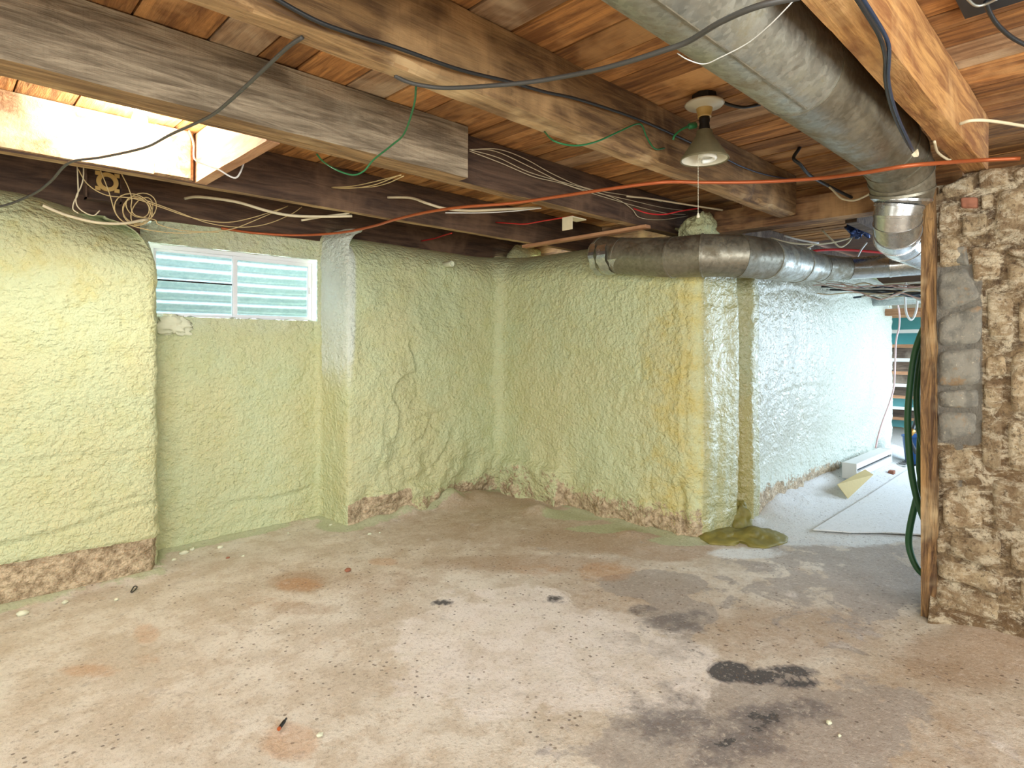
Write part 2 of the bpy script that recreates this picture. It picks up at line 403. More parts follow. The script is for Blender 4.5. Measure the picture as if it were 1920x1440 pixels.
# ---- sprayed foam walls: one displaced sheet along the wall line, split into three walls
def foam_walls():
    st = .014; pts = []; sec = []
    for i, (a, b) in enumerate(zip(WP[:-1], WP[1:])):
        a = np.array(a); b = np.array(b); L = np.hypot(*(b-a)); s_ = st if (i > 0 and i < 14) else st
        if i == 0: n = int(L/.02)
        elif i == 12: n = int(L/.018)
        else: n = max(2, int(L/st))
        for k in range(n): pts.append(a+(b-a)*k/n); sec.append(i)
    pts.append(np.array(WP[-1])); sec.append(14)
    P = np.array(pts); sec = np.array(sec)
    # round the corners
    Q = P.copy()
    for _ in range(8):
        Q[1:-1] = .25*Q[:-2]+.5*Q[1:-1]+.25*Q[2:]
    T = np.gradient(Q, axis=0); T /= np.hypot(T[:,0], T[:,1])[:,None]
    N = np.stack([T[:,1], -T[:,0]], 1)                       # points into the room
    for _ in range(5): N[1:-1] = .25*N[:-2]+.5*N[1:-1]+.25*N[2:]
    N /= np.hypot(N[:,0], N[:,1])[:,None]
    zs = np.concatenate([np.arange(-.03, 2.16, .0145), [2.17]])
    ni, nj = len(Q), len(zs)
    X = np.repeat(Q[:,0], nj); Y = np.repeat(Q[:,1], nj); Z = np.tile(zs, ni); NN = np.repeat(N, nj, 0); SEC = np.repeat(sec, nj)
    B = np.stack([X, Y, Z], 1)
    rec = ((X > 1.02) & (X < 2.18) & (Y > 3.98)).astype(float)
    seg2 = sst(2.2, 2.4, X)*sst(3.80, 3.6, X)*(Y > 3.5)
    back = ((SEC >= 6) & (SEC <= 7)).astype(float)
    pas = (SEC >= 8).astype(float)
    left = (X < 1.0).astype(float)
    low = sst(.75, .15, Z)
    d = .012*fbm(B, 1.3, 3, 1) + .009*fbm(B, (22, 22, 30), 3, 5) + .003*vnoise(B, (60,60,70), 9)
    lump = fbm(B+.05*np.stack([vnoise(B, 3, 31), vnoise(B, 3, 32), vnoise(B, 3, 33)], 1), (3.2, 3.2, 3.0), 3, 40)
    d += seg2*(.035+.08*low)*lump + seg2*low*.034*fbm(B, (9, 9, 12), 3, 52)
    d += back*(.014+.05*low)*lump + back*sst(.5, .1, Z)*.030*fbm(B, 12, 3, 60)
    d += pas*(.012+.03*low)*lump + left*.012*fbm(B, (.8, 1, 4), 3, 70)
    d += rec*.010*lump
    d += (1-rec)*(sst(.55,.25,Z))*.008*fbm(B, (7,7,22), 3, 77)
    # vertical folds on the pier by the passage
    d += ((SEC >= 8) & (SEC <= 11))*.018*vnoise(B, (14, 14, 1.5), 91)
    d += ((SEC == 12) & (X < 5.6))*.010*vnoise(B, (10, 10, 1.2), 92)
    # protruding stone at the foot of the back wall near the corner
    pr = back*sst(3.22, 3.26, Y)*sst(.34+.03*vnoise(B, 6, 3), .27, Z)
    d += pr*.06
    # foam stops short of the ground on the left wall: concrete below is set back
    zb = .20+.012*vnoise(B, (2, 2, 0), 21)+.02*sst(.5, -.2, X)
    d -= left*.016*sst(zb+.012, zb-.004, Z)
    # cracks and drips traced as grooves with a swollen lip above
    def crack(pl, w, dep, lip=.25, side=1):
        nonlocal d
        q0 = np.array(pl[0]); hdir = np.array((0., 1., 0.)) if abs(q0[0]-3.73) < 1e-3 else np.array((-1., 0., 0.))
        pl = [np.array(p) for p in pl]; best = np.full(len(B), 9.); up = np.zeros(len(B))
        lo = np.min(pl, 0)-.12; hi = np.max(pl, 0)+.12
        m = np.all((B > lo) & (B < hi), 1); b = B[m]; bd = np.full(len(b), 9.); bu = np.zeros(len(b))
        for p, q in zip(pl[:-1], pl[1:]):
            pq = q-p; t = np.clip(((b-p)@pq)/(pq@pq), 0, 1); c = p+t[:,None]*pq; dd = np.linalg.norm(b-c, axis=1)
            sd = (b-c)[:,2]*abs(pq[0]+pq[1])/np.linalg.norm(pq) + side*((b-c)@hdir)*abs(pq[2])/np.linalg.norm(pq)
            k = dd < bd; bd[k] = dd[k]; bu[k] = sd[k]
        wob = .3*w*vnoise(b, 30, 6)
        sg = 2*sst(-.006, .006, bu+.3*wob)-1; fall = np.exp(-(bd/(w*3.2))**2)
        d[m] += fall*sg*dep*.55 - .5*dep*np.exp(-((bd+wob)/(w*.6))**2)
    yl = lambda *p: [tuple(aY(x, y, 3.93)) for x, y in p]
    yr = lambda *p: [tuple(aY(x, y, 4.31)) for x, y in p]
    ys = lambda *p: [tuple(aY(x, y, 3.95)) for x, y in p]
    xb = lambda *p: [tuple(aX(x, y, 3.73)) for x, y in p]
    crack(yl((-60,1035),(40,1010),(120,990),(190,968),(230,952),(300,938)), .013, .016)
    crack(yl((180,945),(215,945),(245,928),(300,932)), .013, .014)
    crack(yl((0,870),(120,852),(200,850),(290,842)), .014, .010)
    crack(yr((435,940),(465,932),(500,934),(540,925),(575,914)), .011, .020)
    crack(yr((330,1010),(420,985),(560,950)), .012, .006)
    crack(ys((765,645),(775,670),(782,695),(760,704),(745,715),(733,742),(748,770),(745,800),(738,830),(720,832)), .016, .024)
    crack(ys((768,787),(800,778),(832,770)), .012, .018)
    crack(ys((745,715),(775,722),(785,740),(775,752)), .014, .012)
    crack(ys((715,805),(712,840),(705,870)), .013, .016)
    crack(ys((805,790),(795,815),(775,830)), .014, .018)
    crack(ys((850,800),(835,840),(815,870)), .016, .02)
    crack(xb((1195,690),(1198,710),(1180,722),(1168,732),(1165,750),(1160,760)), .011, .018)
    crack(xb((1190,820),(1196,850),(1200,868),(1178,872)), .012, .018)
    crack(xb((1062,655),(1072,662),(1074,672)), .012, .016)
    crack(xb((1005,806),(1028,808)), .009, .010)
    crack(xb((1218,885),(1216,940),(1218,1000)), .010, .022)
    crack(xb((1268,905),(1276,940),(1278,1010)), .012, .035)
    crack(xb((1220,950),(1240,955),(1262,950)), .010, .02)
    crack(xb((1275,540),(1285,640),(1280,760),(1285,860)), .016, .014)
    pv = lambda *p: [tuple(aY(x, y, 1.97)) for x, y in p]
    crack(pv((1312,970),(1312,1008)), .008, .03, 0); crack(pv((1325,972),(1325,1005)), .008, .03, 0); crack(pv((1340,962),(1340,1000)), .008, .03, 0)
    crack(pv((1500,545),(1505,600),(1508,690)), .02, .010); crack(pv((1580,540),(1585,570),(1600,640)), .02, .008)
    crack(pv((1440,545),(1480,538),(1515,548),(1560,560),(1590,552)), .018, .010)
    crack(pv((1460,735),(1510,720),(1560,722)), .014, .006)
    # top rolls back to the rim boards
    zt = np.where(SEC >= 11, 1.80, np.where(SEC >= 6, 1.84, 1.86)) + .03*vnoise(B, 1.5, 99)
    ed = (sst(.35, 1.0, Q[:,0])*(sec <= 1)).astype(float)
    for _ in range(30): ed[1:-1] = (ed[:-2]+ed[1:-1]+ed[2:])/3
    ed = np.repeat(ed, nj); zt = zt-.20*ed; ztop = 2.15-.13*ed
    k = np.clip((Z-zt)/(ztop-zt), 0, 1.1)
    depth = np.where(rec > 0, .02, np.where(SEC == 6, .50, np.where(SEC == 7, .50, np.where(SEC >= 8, .30, .40))))
    depth = np.where(SEC == 1, .22, np.where(SEC == 3, .05, depth))
    dep2 = depth.reshape(ni, nj); 
    for _ in range(22): dep2[1:-1] = (dep2[:-2]+dep2[1:-1]+dep2[2:])/3
    roll = dep2.ravel()*(1-np.sqrt(np.clip(1-k*k, 0, 1)))
    d2 = d*(1-.6*np.clip(k, 0, 1)) - roll
    V = B.copy(); d2 -= np.maximum(Z-ztop, 0); V[:,2] = np.minimum(Z, ztop+.02); V[:,0] += NN[:,0]*d2; V[:,1] += NN[:,1]*d2
    # attributes: bare concrete, yellow, wet, whitish
    bare = left*sst(zb+.01, zb-.01, Z)*(1.15) + left*.15*sst(.30, .2, Z)
    bare += seg2*sst(.30, .05, Z)*.85*(.75+.6*vnoise(B, 3.5, 11)) 
    bare += ((SEC >= 4) & (SEC <= 5) & (X < 2.75))*sst(.19, .14, Z-.05*(X-2.2))*.9
    bare += pr*.55*(vnoise(B, 6, 12)*.5+.7) + back*(Y < 3.25)*sst(.34, .04, Z)*.75
    bare += (SEC == 12)*sst(.30, .10, Z-.03)*.74*sst(7.2, 6.0, X) + ((SEC >= 8) & (SEC <= 9))*sst(.2, .02, Z)*.3
    yel = back*sst(2.85, 2.15, Y)*.5 + ((SEC >= 8) & (SEC <= 11))*.35 + ((SEC >= 9) & (SEC <= 10))*sst(1.1, .6, Z)*.6 + (SEC == 12)*np.exp(-((X-6.7)/.45)**2-((Z-.55)/.13)**2)*.8
    yel += left*sst(.95, 1.6, Z)*.28 + seg2*sst(.9, 1.4, Z)*.15
    wet = ((SEC >= 8) & (SEC <= 11))*1.0 + (SEC == 12)*(.35+.65*sst(6.8, 5.0, X))*sst(.2, .6, Z)
    wht = (SEC == 12)*.85 + rec*sst(1.15, 1.5, Z)*.45 + sst(2.06, 2.14, X)*sst(2.30, 2.21, X)*(Y > 3.88)*(Y < 4.27)*sst(.6, 1.6, Z)*1.1  # cool daylight on passage wall and window reveal put into the whitish tint
    A = np.stack([bare, yel, wet, wht], 1)
    V = V.reshape(ni, nj, 3); A = A.reshape(ni, nj, 4)
    cell_s = sec[:-1][:,None]*np.ones((1, nj-1)); zc = (zs[:-1]+zs[1:])[None]/2
    xc = (Q[:-1,0]+Q[1:,0])[:,None]/2; yc = (Q[:-1,1]+Q[1:,1])[:,None]/2
    hole = (xc > 1.055) & (xc < 2.155) & (yc > 4.22) & (zc > 1.49) & (zc < 1.955)
    base = ~hole
    for nm, lo, hi in (('wall_left', 0, 5), ('wall_back', 6, 7), ('wall_passage', 8, 14)):
        o = grid_mesh(nm, V, base & (cell_s >= lo) & (cell_s <= hi), M['foam'], {'m': A}, flip=False)
        tag(o, kind='structure')
        if nm == 'wall_left': wl = o
    tag(wl, 'spray-foamed pale green wall with the basement window recess')
    return wl
wall_left = foam_walls()
# foam reveal folding back to the window (sill lip, head, side)
def reveal(name, a, b, inward, seed, torn=0.):
    a = np.array(a, float); b = np.array(b, float); n = int(np.linalg.norm(b-a)/.012); m = 9
    t = np.linspace(0, 1, n)[:,None,None]; u = np.linspace(0, 1, m)[None,:,None]
    V = a+(b-a)*t+np.array(inward, float)*u; V = np.broadcast_to(V, (n, m, 3)).copy(); P = V.reshape(-1, 3)
    w = .006*fbm(P, 26, 3, seed)+torn*.022*np.abs(fbm(P, 18, 3, seed+3))
    V[...,2] += w.reshape(n, m)*(1 if inward[2] == 0 else 0)
    A = np.zeros((n, m, 4)); A[...,3] = .7
    return grid_mesh(name, V, np.ones((n-1, m-1), bool), M['foam'], {'m': A}, parent=wall_left)
reveal('sill_lip', (1.03,4.30,1.49), (2.17,4.30,1.49), (0,.09,0), 3, 1.)
reveal('head_lip', (1.03,4.30,1.955), (2.17,4.30,1.955), (0,.09,0), 5)

# ---- floor
def make_floor_mesh():
    xs = np.concatenate([np.arange(-2.5, .2, .06), np.arange(.2, 5.2, .022), np.arange(5.2, 12.01, .06)])
    ys = np.concatenate([np.arange(-2.5, -.6, .06), np.arange(-.6, 4.45, .022)])
    XX, YY = np.meshgrid(xs, ys, indexing='ij'); P = np.stack([XX.ravel(), YY.ravel(), np.zeros(XX.size)], 1)
    wd = wall_dist(P[:,:2])
    z = .006*fbm(P, 1.5, 3, 5)+.003*fbm(P, 8, 3, 8) - .004
    edge = np.clip(1-wd/.10, 0, 1); z += .02*edge**2*(P[:,0] < 4.5)
    cov = np.clip(1-wd/.42, 0, 1)*(P[:,0] > 4.2)*sst(4.3, 4.9, P[:,0]); z += .13*cov**1.6 + cov*.015*fbm(P, 8, 3, 4)
    # mounds of mortar at the corner
    for (px, py, r, h) in ((840,945,.20,.10),(900,935,.22,.05),(700,975,.12,.03),(1010,960,.14,.05),(1180,1000,.10,.03),(760,962,.14,.05)):
        c = aZ(px, py, 0); q = np.hypot(P[:,0]-c.x, P[:,1]-c.y)/r; z += h*np.exp(-q*q*1.5)*(1+.25*vnoise(P, 12, 7))
    # foot of the rubble wall flares out
    fl = sst(3.05, 3.5, P[:,0])*(P[:,0] < 3.8)*sst(.72, .45, P[:,1]); z += .05*fl
    def blob(fs, px, py, rx, ry, amp=1., soft=1.):
        c = aZ(px, py, 0); a = (aZ(px+rx, py, 0)-aZ(px-rx, py, 0))/2; b = (aZ(px, py-ry, 0)-aZ(px, py+ry, 0))/2
        Mx = np.linalg.inv(np.array([[a.x, b.x],[a.y, b.y]])); q = (P[:,:2]-np.array([c.x, c.y]))@Mx.T
        r2 = np.hypot(q[:,0], q[:,1]); np.maximum(fs, amp*(1-sst(1-.45*soft, 1+.45*soft, r2)), out=fs)
    Zr = lambda: np.zeros(len(P)); pale, dark, grey, rust, brown, green, white, mott = [Zr() for _ in range(8)]
    for a in ((1040,1225,260,85),(930,1165,170,45,.7),(860,1200,110,80,.9),(900,1300,60,45,.7),(1150,1270,200,60),(960,1120,120,25,.5),(1000,1180,230,50,.9)): blob(pale, *a)
    for a in ((1368,1256,40,20,1.2,.5),(1420,1268,34,12,1.,.5),(1470,1258,70,13,.86,.6),(1500,1278,50,9,.84,.6),(1425,1350,80,36,.74,1.6),(1390,1392,80,22,.78,1.4),(1250,1345,90,50,.6,2),(1340,1425,50,12,.8,1.4),(1255,1165,60,20,.62,1.4),(1205,1140,30,10,.7,.8),(1310,1160,30,20,.4),(828,1130,22,5,.9,.4),(1040,1122,14,5,.8,.4),(1345,1425,60,22,.6,1.5),(1520,1330,50,26,.5,1.6)): blob(dark, *a)
    for a in ((1225,1092,100,26,.9,.6),(1165,1200,38,22,1.,.3),(1250,1120,45,12,.8,.5),(1560,1100,260,70,.45,1.3),(1560,1040,220,34,.5,1.),(1270,1150,80,30,.7,.8),(1420,1360,330,110,.75,1.),(1600,1250,120,60,.3,1.),(1520,1330,260,70,.6,1.2),(1640,1090,110,60,.7,1.2),(1260,1200,50,40,.6)): blob(grey, *a)
    for a in ((170,1255,60,14,.7),(275,1185,28,22,.65),(560,1095,45,14,.8),(545,1385,60,40,.75),(500,1130,80,16,.4),(1135,1070,60,20,.7),(720,1052,30,8,.8),(1010,1068,60,14,.45),(275,1235,30,10,.5)): blob(rust, *a)
    for a in ((980,975,330,60,.55,1.3),(1000,1055,230,20,.7,1.3),(1180,1110,160,50,.5,1.2),(1650,1380,360,130,.5,1.3),(900,938,160,22,.7),(1120,1010,180,28,.8),(560,1090,60,22,.7),(560,1140,70,14,.5),(1480,1180,230,60,.5,1.2),(1820,1230,160,60,.7,1.),(1640,1270,150,50,.4),(700,1090,130,26,.4),(1250,1030,100,20,.9)): blob(brown, *a)
    for a in ((850,1070,300,60,.8),(1150,1120,220,60,.9),(1500,1170,260,70,.9),(700,1200,200,90,.5),(1600,1240,200,60,.6)): blob(mott, *a)
    g = np.clip(1.1-wd/.12, 0, 1)*(P[:,0] < 4.4)*(P[:,0] > -2); green = g*(.75+.5*vnoise(P, 3, 3))
    for a in ((1100,965,90,10,.7),(1180,990,110,9,.9),(640,985,50,12,.7),(1290,1012,70,10,.8)): blob(green, *a)
    blob(white, 1600, 960, 150, 50, 1., .6); blob(white, 1490, 985, 100, 32, 1., .8); blob(white, 1640, 900, 90, 40, 1.); blob(white, 1400, 1035, 80, 12, .6)
    white = np.maximum(white, sst(4.9, 5.6, P[:,0]))
    A = np.stack([pale, dark, grey, rust], 1); Bm = np.stack([brown, green, white, mott], 1)
    V = P.copy(); V[:,2] = z
    ni, nj = XX.shape
    return grid_mesh('floor', V.reshape(ni, nj, 3), np.ones((ni-1, nj-1), bool), M['floor'], {'a': A.reshape(ni, nj, 4), 'b': Bm.reshape(ni, nj, 4)})
tag(make_floor_mesh(), kind='structure')

# ---- ceiling: backing + individual subfloor planks
ceil = MB().box((-2.55,-2.55,ZC+.028), (12.05,4.5,ZC+.10)).build('ceiling', M['ceilback']); tag(ceil, kind='structure')
x = -2.5; k = 0
while x < 6.4:
    w = rng.choice([.13,.15,.17,.19,.21,.23]) if x < 2.6 else rng.choice([.10,.12,.13,.15])
    cuts = [-2.5, rng.uniform(.75, 1.0) if k % 3 == 0 else rng.uniform(-1.2, -.5), rng.choice([1.50, 2.34, 3.36]), 4.42]
    cuts = sorted(set(round(c, 3) for c in cuts))
    for y0, y1 in zip(cuts[:-1], cuts[1:]):
        dz = rng.uniform(-.002, .004); gap = rng.uniform(.002, .005)
        pale = (x < 1.4 and 1.3 < (y0+y1)/2 < 2.6 and rng.random() < .75) or rng.random() < .05
        a = MB(); sk = rng.uniform(-.003, .003)
        a.add([(x+gap,y0,ZC+dz),(x+w-gap,y0,ZC+dz+sk),(x+w-gap,y1-.002,ZC+dz+sk),(x+gap,y1-.002,ZC+dz),(x+gap,y0,ZC+.026),(x+w-gap,y0,ZC+.026),(x+w-gap,y1-.002,ZC+.026),(x+gap,y1-.002,ZC+.026)],
              [(3,2,1,0),(4,5,6,7),(0,1,5,4),(1,2,6,5),(2,3,7,6),(3,0,4,7)])
        a.build('plank', M['plank_pale'] if pale else M['plank'], ceil)
    x += w; k += 1

# ---- remaining enclosure
for nm, a, b in (('wall_rear', (-2.6,-2.6,0), (-2.5,4.5,ZC+.03)), ('wall_front', (-2.6,-2.6,0), (12.1,-2.5,ZC+.03)), ('wall_end', (12.0,-2.6,0), (12.1,4.5,ZC+.03)), ('wall_stairwell', (8.45,4.0,0), (12.1,4.1,ZC+.03))):
    tag(MB().box(a, b).build(nm, M['wallplain']), kind='structure')

# ---- rubble wall on the right
XW = 3.49
def stone_mesh(quad, bulge, seed, n=11, grow=1.035):
    """quad: 4 world (y,z) corners; a rounded lumpy block standing proud of the wall face"""
    q = [np.array(p, float) for p in quad]; cc0 = sum(q)/4; q = [cc0+(p-cc0)*grow for p in q]; g = np.linspace(-1, 1, n); A, Bv = np.meshgrid(g, g, indexing='ij')
    # superellipse style rounding of the outline
    r = np.maximum(np.abs(A), np.abs(Bv)); rr = (np.abs(A)**9+np.abs(Bv)**9)**(1/9.); k = np.where(rr > 0, r/np.maximum(rr, 1e-6), 1); A2 = A*k; B2 = Bv*k
    u = (A2+1)/2; v = (B2+1)/2
    yz = (q[0][None,None]*((1-u)*(1-v))[...,None]+q[1][None,None]*(u*(1-v))[...,None]+q[2][None,None]*(u*v)[...,None]+q[3][None,None]*((1-u)*v)[...,None])
    c = yz.reshape(-1, 2).mean(0)
    P = np.stack([np.full(A.size, seed*3.1), yz[...,0].ravel(), yz[...,1].ravel()], 1)
    j = .010*fbm(P, 9, 3, seed)
    prof = (1-np.abs(A)**8)*(1-np.abs(Bv)**8); prof = np.clip(prof, 0, 1)**.5
    X = XW+.03 - bulge*prof - (prof > .05)*(.020*fbm(P, 8, 3, seed+9)+.010*fbm(P, 30, 2, seed+12)).reshape(n, n)
    dirv = (yz.reshape(-1, 2)-c); yz2 = yz.reshape(-1, 2)+dirv*j[:,None]*3
    return np.stack([X.ravel(), yz2[:,0], yz2[:,1]], 1).reshape(n, n, 3)
def rubble():
    ys = np.arange(.665, -2.5, -.016); zs = np.arange(-.03, 2.13, .016)
    YY, ZZ = np.meshgrid(ys, zs, indexing='ij'); P = np.stack([np.full(YY.size, XW), YY.ravel(), ZZ.ravel()], 1)
    d = .012*fbm(P, 3.5, 4, 14)+.008*fbm(P, 14, 3, 15)+.004*fbm(P, 45, 2, 16)-.012
    d += .10*np.clip((.26-P[:,2])/.26, 0, 1)**1.5 + .012
    top = np.clip((P[:,2]-2.02)/.1, 0, 1)**2*(.03+.03*vnoise(P, 5, 3)); d -= top
    # turn the end of the wall back behind the post
    V = P.copy(); V[:,0] -= d
    V[:,2] = np.minimum(V[:,2], 2.125-.10*sst(.50, .66, V[:,1])-.01*vnoise(P, 9, 6))
    ni, nj = YY.shape; V = V.reshape(ni, nj, 3)
    zt, zb = aX(1800,500,XW).z, aX(1800,830,XW).z; yr = aX(1842,600,XW).y
    gg = sst(yr-.03, yr+.03, P[:,1])*sst(zb-.05, zb+.03, P[:,2])*sst(zt+.05, zt-.03, P[:,2])
    ydr = aX(1800,900,XW).y; gg = np.maximum(gg, np.exp(-((P[:,1]-ydr)/.022)**2)*sst(zb-.42, zb-.1, P[:,2])*(P[:,2] < zb)*.8)
    w = grid_mesh('wall_right', V, np.ones((ni-1, nj-1), bool), M['mortar'], {'g': np.repeat(gg[:,None], 4, 1).reshape(ni, nj, 4)}, flip=True)
    tag(w, kind='structure')
    MB().box((XW+.04,-2.5,-.02), (XW+.42,.655,2.08)).build('wall_core', M['mortar'], w)
    Q = [((1762,352),(1828,322),(1832,364),(1768,374)),((1832,318),(1890,312),(1896,350),(1834,360)),((1896,318),(1965,300),(1965,345),(1900,346)),
         ((1800,371),(1836,369),(1836,392),(1801,391)),((1839,366),(1864,362),(1864,390),(1840,395)),((1760,378),(1797,376),(1798,438),(1760,440)),
         ((1801,396),(1852,398),(1852,440),(1802,452)),((1868,354),(1965,345),(1965,455),(1856,452)),((1884,468),(1965,460),(1965,505),(1886,476)),
         ((1818,458),(1878,466),(1880,520),(1822,535)),((1760,444),(1797,442),(1812,500),(1760,505)),
         ((1848,540),(1905,556),(1902,648),(1850,640)),((1884,486),(1965,512),(1965,556),(1886,550)),
         ((1846,668),(1886,664),(1890,705),(1846,709)),((1844,713),(1882,711),(1882,770),(1842,768)),((1892,660),(1965,640),(1965,778),(1892,776)),((1908,562),(1965,562),(1965,634),(1906,648)),
         ((1838,776),(1880,780),(1880,888),(1838,878)),((1886,784),(1965,788),(1965,898),(1886,884)),
         ((1757,840),(1832,838),(1832,900),(1758,910)),((1764,915),(1836,905),(1850,998),(1766,990)),((1856,892),(1965,906),(1965,1000),(1856,1000)),
         ((1757,1006),(1773,1006),(1774,1036),(1757,1038)),((1777,1004),(1882,1010),(1880,1074),(1777,1040)),((1755,1043),(1884,1080),(1884,1116),(1755,1079)),
         ((1752,1088),(1882,1124),(1888,1166),(1754,1128)),((1756,1136),(1862,1168),(1852,1204),(1776,1172)),((1892,1012),(1965,1014),(1965,1076),(1892,1070)),
         ((1910,1082),(1965,1090),(1965,1150),(1910,1146)),((1884,1188),(1965,1196),(1965,1250),(1886,1232)),((1826,1200),(1870,1212),(1872,1236),(1830,1222))]
    G = [((1757,512),(1812,500),(1845,560),(1757,590)),((1757,594),(1845,566),(1846,646),(1758,652)),((1758,657),(1842,650),(1840,722),(1758,728)),((1758,732),(1836,728),(1838,766),(1758,766)),((1757,771),(1834,772),(1832,814),(1757,834)),((1788,462),(1812,460),(1818,500),(1792,498))]
    for i, q in enumerate(Q):
        yz = [(aX(a, b, XW).y, aX(a, b, XW).z) for a, b in q]; V = stone_mesh(yz, .050 if i != 29 else .10, i+1)
        if i >= 24 and i != 27 and i != 28: V[...,0] -= .05*np.clip((.35-V[...,2])/.3, 0, 1)
        mt = M['brick'] if i == 3 else (M['darkstone'] if i == 29 else M['stone'])
        grid_mesh('stone', V, np.ones((10, 10), bool), mt, parent=w, flip=True)
    for i, q in enumerate(G):
        yz = [(aX(a, b, XW).y, aX(a, b, XW).z) for a, b in q]; V = stone_mesh(yz, .050, i+60, grow=1.07)
        o = grid_mesh('stone', V, np.ones((10, 10), bool), M['greystone'], parent=w, flip=True); o['label'] = 'grey parged block'
    # the wall goes on out of frame
    z = .03; s = 100
    while z < 2.0:
        h = rng.uniform(.13, .22); y = .085+rng.uniform(-.02, .02)
        while y > -2.3:
            L = rng.uniform(.2, .42); yz = [(y, min(z+h-.015, 2.09)), (y-L+.015, min(z+h-.012, 2.09)), (y-L+.015, z), (y, z+.005)]
            grid_mesh('stone', stone_mesh(yz, .05, s, 7), np.ones((6, 6), bool), M['stone'], parent=w, flip=True); y -= L; s += 1
        z += h
    return w
rubble()

# ---- window
def window():
    w = empty('window_1', (1.6, 4.38, 1.48), None, None); w['kind'] = 'structure'
    X0, X1, Z0, Z1, Y0, Y1 = 1.03, 2.165, 1.485, 1.965, 4.345, 4.42
    fr = MB(); t = .035
    fr.box((X0,Y0,Z1-t),(X1,Y1,Z1)); fr.box((X0,Y0,Z0),(X1,Y1,Z0+.02)); fr.box((X0,Y0,Z0+.02),(X0+t,Y1,Z1-t)); fr.box((X1-t,Y0,Z0+.02),(X1,Y1,Z1-t))
    fr.build('window_frame', M['vinyl'], w, bevel=.003)
    xm = 1.565
    for (a, b, yo, tt) in ((X0+t, xm+.012, .028, .020), (xm-.012, X1-t, .006, .030)):
        s = MB(); y0 = Y0+yo; y1 = y0+.022; za, zb = Z0+.02, Z1-t
        s.box((a,y0,zb-tt*.8),(b,y1,zb)); s.box((a,y0,za),(b,y1,za+tt*.6)); s.box((a,y0,za+tt*.6),(a+tt,y1,zb-tt*.8)); s.box((b-tt,y0,za+tt*.6),(b,y1,zb-tt*.8))
        sash = s.build('sash', M['vinyl'], w, bevel=.002)
        MB().box((a+tt*.9,y0+.009,za+.01),(b-tt*.9,y0+.013,zb-.01)).build('pane', M['glass'], sash)
    MB().box((X0+t+.02,Y0+.034,1.727),(xm-.008,Y0+.042,1.737)).build('muntin', M['darkbox'], w)
    MB().box((X1-t-.022,Y0-.006,1.70),(X1-t-.008,Y0+.008,1.745)).build('latch', M['vinyl'], w, bevel=.002)
window()
def well():
    t = empty('window_well', (1.6, 4.7, 1.40), 'corrugated galvanised steel window well outside the basement window', 'window well')
    n = 60; zs = np.arange(1.35, 2.20, .0045); V = np.zeros((n, len(zs), 3))
    for i in range(n):
        a = math.pi*i/(n-1); cx, cy = -math.cos(a), math.sin(a)
        rx = 1.0; ry = .52; ex = math.copysign(abs(cx)**.45, cx); ey = abs(cy)**.6
        for j, z in enumerate(zs):
            c = .019*math.sin(2*math.pi*z/.082); V[i, j] = (1.6+ex*(rx+c), 4.46+ey*(ry+c), z)
    grid_mesh('corrugated_sheet', V, np.ones((n-1, len(zs)-1), bool), M['well'], parent=t)
    MB().box((.5,4.44,1.30),(2.7,5.1,1.36)).build('gravel_bed', M['dirt'], t)
well()

# ================================================================== JOISTS AND BOARDS
def beam(name, x0, x1, y0, y1, z0, z1, mat, label, cat='joist', group=None, seed=1, axis='X', rough=.004, wane=0., parent=None, under=None):
    """a rough-sawn timber: subdivided prism whose arrises wander"""
    L0, L1 = (x0, x1) if axis == 'X' else ((y0, y1) if axis == 'Y' else (z0, z1)); n = max(6, int((L1-L0)/.05)); ts = np.linspace(L0, L1, n)
    if axis == 'X': a0, a1, b0, b1 = y0, y1, z0, z1
    elif axis == 'Y': a0, a1, b0, b1 = x0, x1, z0, z1
    else: a0, a1, b0, b1 = x0, x1, y0, y1
    m = 5; prof = []
    ga = np.linspace(0, 1, m+1)[:-1]
    for g in ga: prof.append((g, 0))
    for g in ga: prof.append((1, g))
    for g in ga: prof.append((1-g, 1))
    for g in ga: prof.append((0, 1-g))
    prof = np.array(prof); K = len(prof); V = np.zeros((n, K, 3))
    for k, (u, v) in enumerate(prof):
        A = np.full(n, a0+(a1-a0)*u); B = np.full(n, b0+(b1-b0)*v)
        P = np.stack([ts, A, B], 1); P += seed*5.3
        A = A+rough*fbm(P, (5, 9, 9), 3, seed)*(1 if u in (0, 1) else 0) + rough*1.5*vnoise(P, (1.2, 1, 1), seed+40)
        B = B+rough*fbm(P, (5, 9, 9), 3, seed+5)*(1 if v in (0, 1) else 0)*(1 if v == 0 else 0)
        if wane and v < .25 and u < .25:
            wv = wane*np.clip(fbm(P, (4, 0, 0), 3, seed+20)+.25, 0, 1); A = A+wv*.6*(1-v*3); B = B+wv*(1-u*3)
        if axis == 'X': V[:,k] = np.stack([ts, A, B], 1)
        elif axis == 'Y': V[:,k] = np.stack([A, ts, B], 1)
        else: V[:,k] = np.stack([A, B, ts], 1)
    vs = [tuple(p) for p in V.reshape(-1, 3)]
    f = [(i*K+k, i*K+(k+1)%K, (i+1)*K+(k+1)%K, (i+1)*K+k) for i in range(n-1) for k in range(K)]
    f += [tuple(range(K-1,-1,-1)), tuple((n-1)*K+k for k in range(K))]
    b = MB(); b.v = vs; b.f = f; o = b.build(name, mat, parent)
    if under:
        o.data.materials.append(under)
        for p in o.data.polygons:
            if p.normal.z < -.75: p.material_index = 1
    if label: tag(o, label, cat, group)
    return o
beam('floor_joist', -2.4, 3.57, .460, .545, ZB, ZC-.002, M['joist_orange'], 'orange-brown floor joist right of the big round duct, resting on the rubble wall', seed=3, wane=.012)
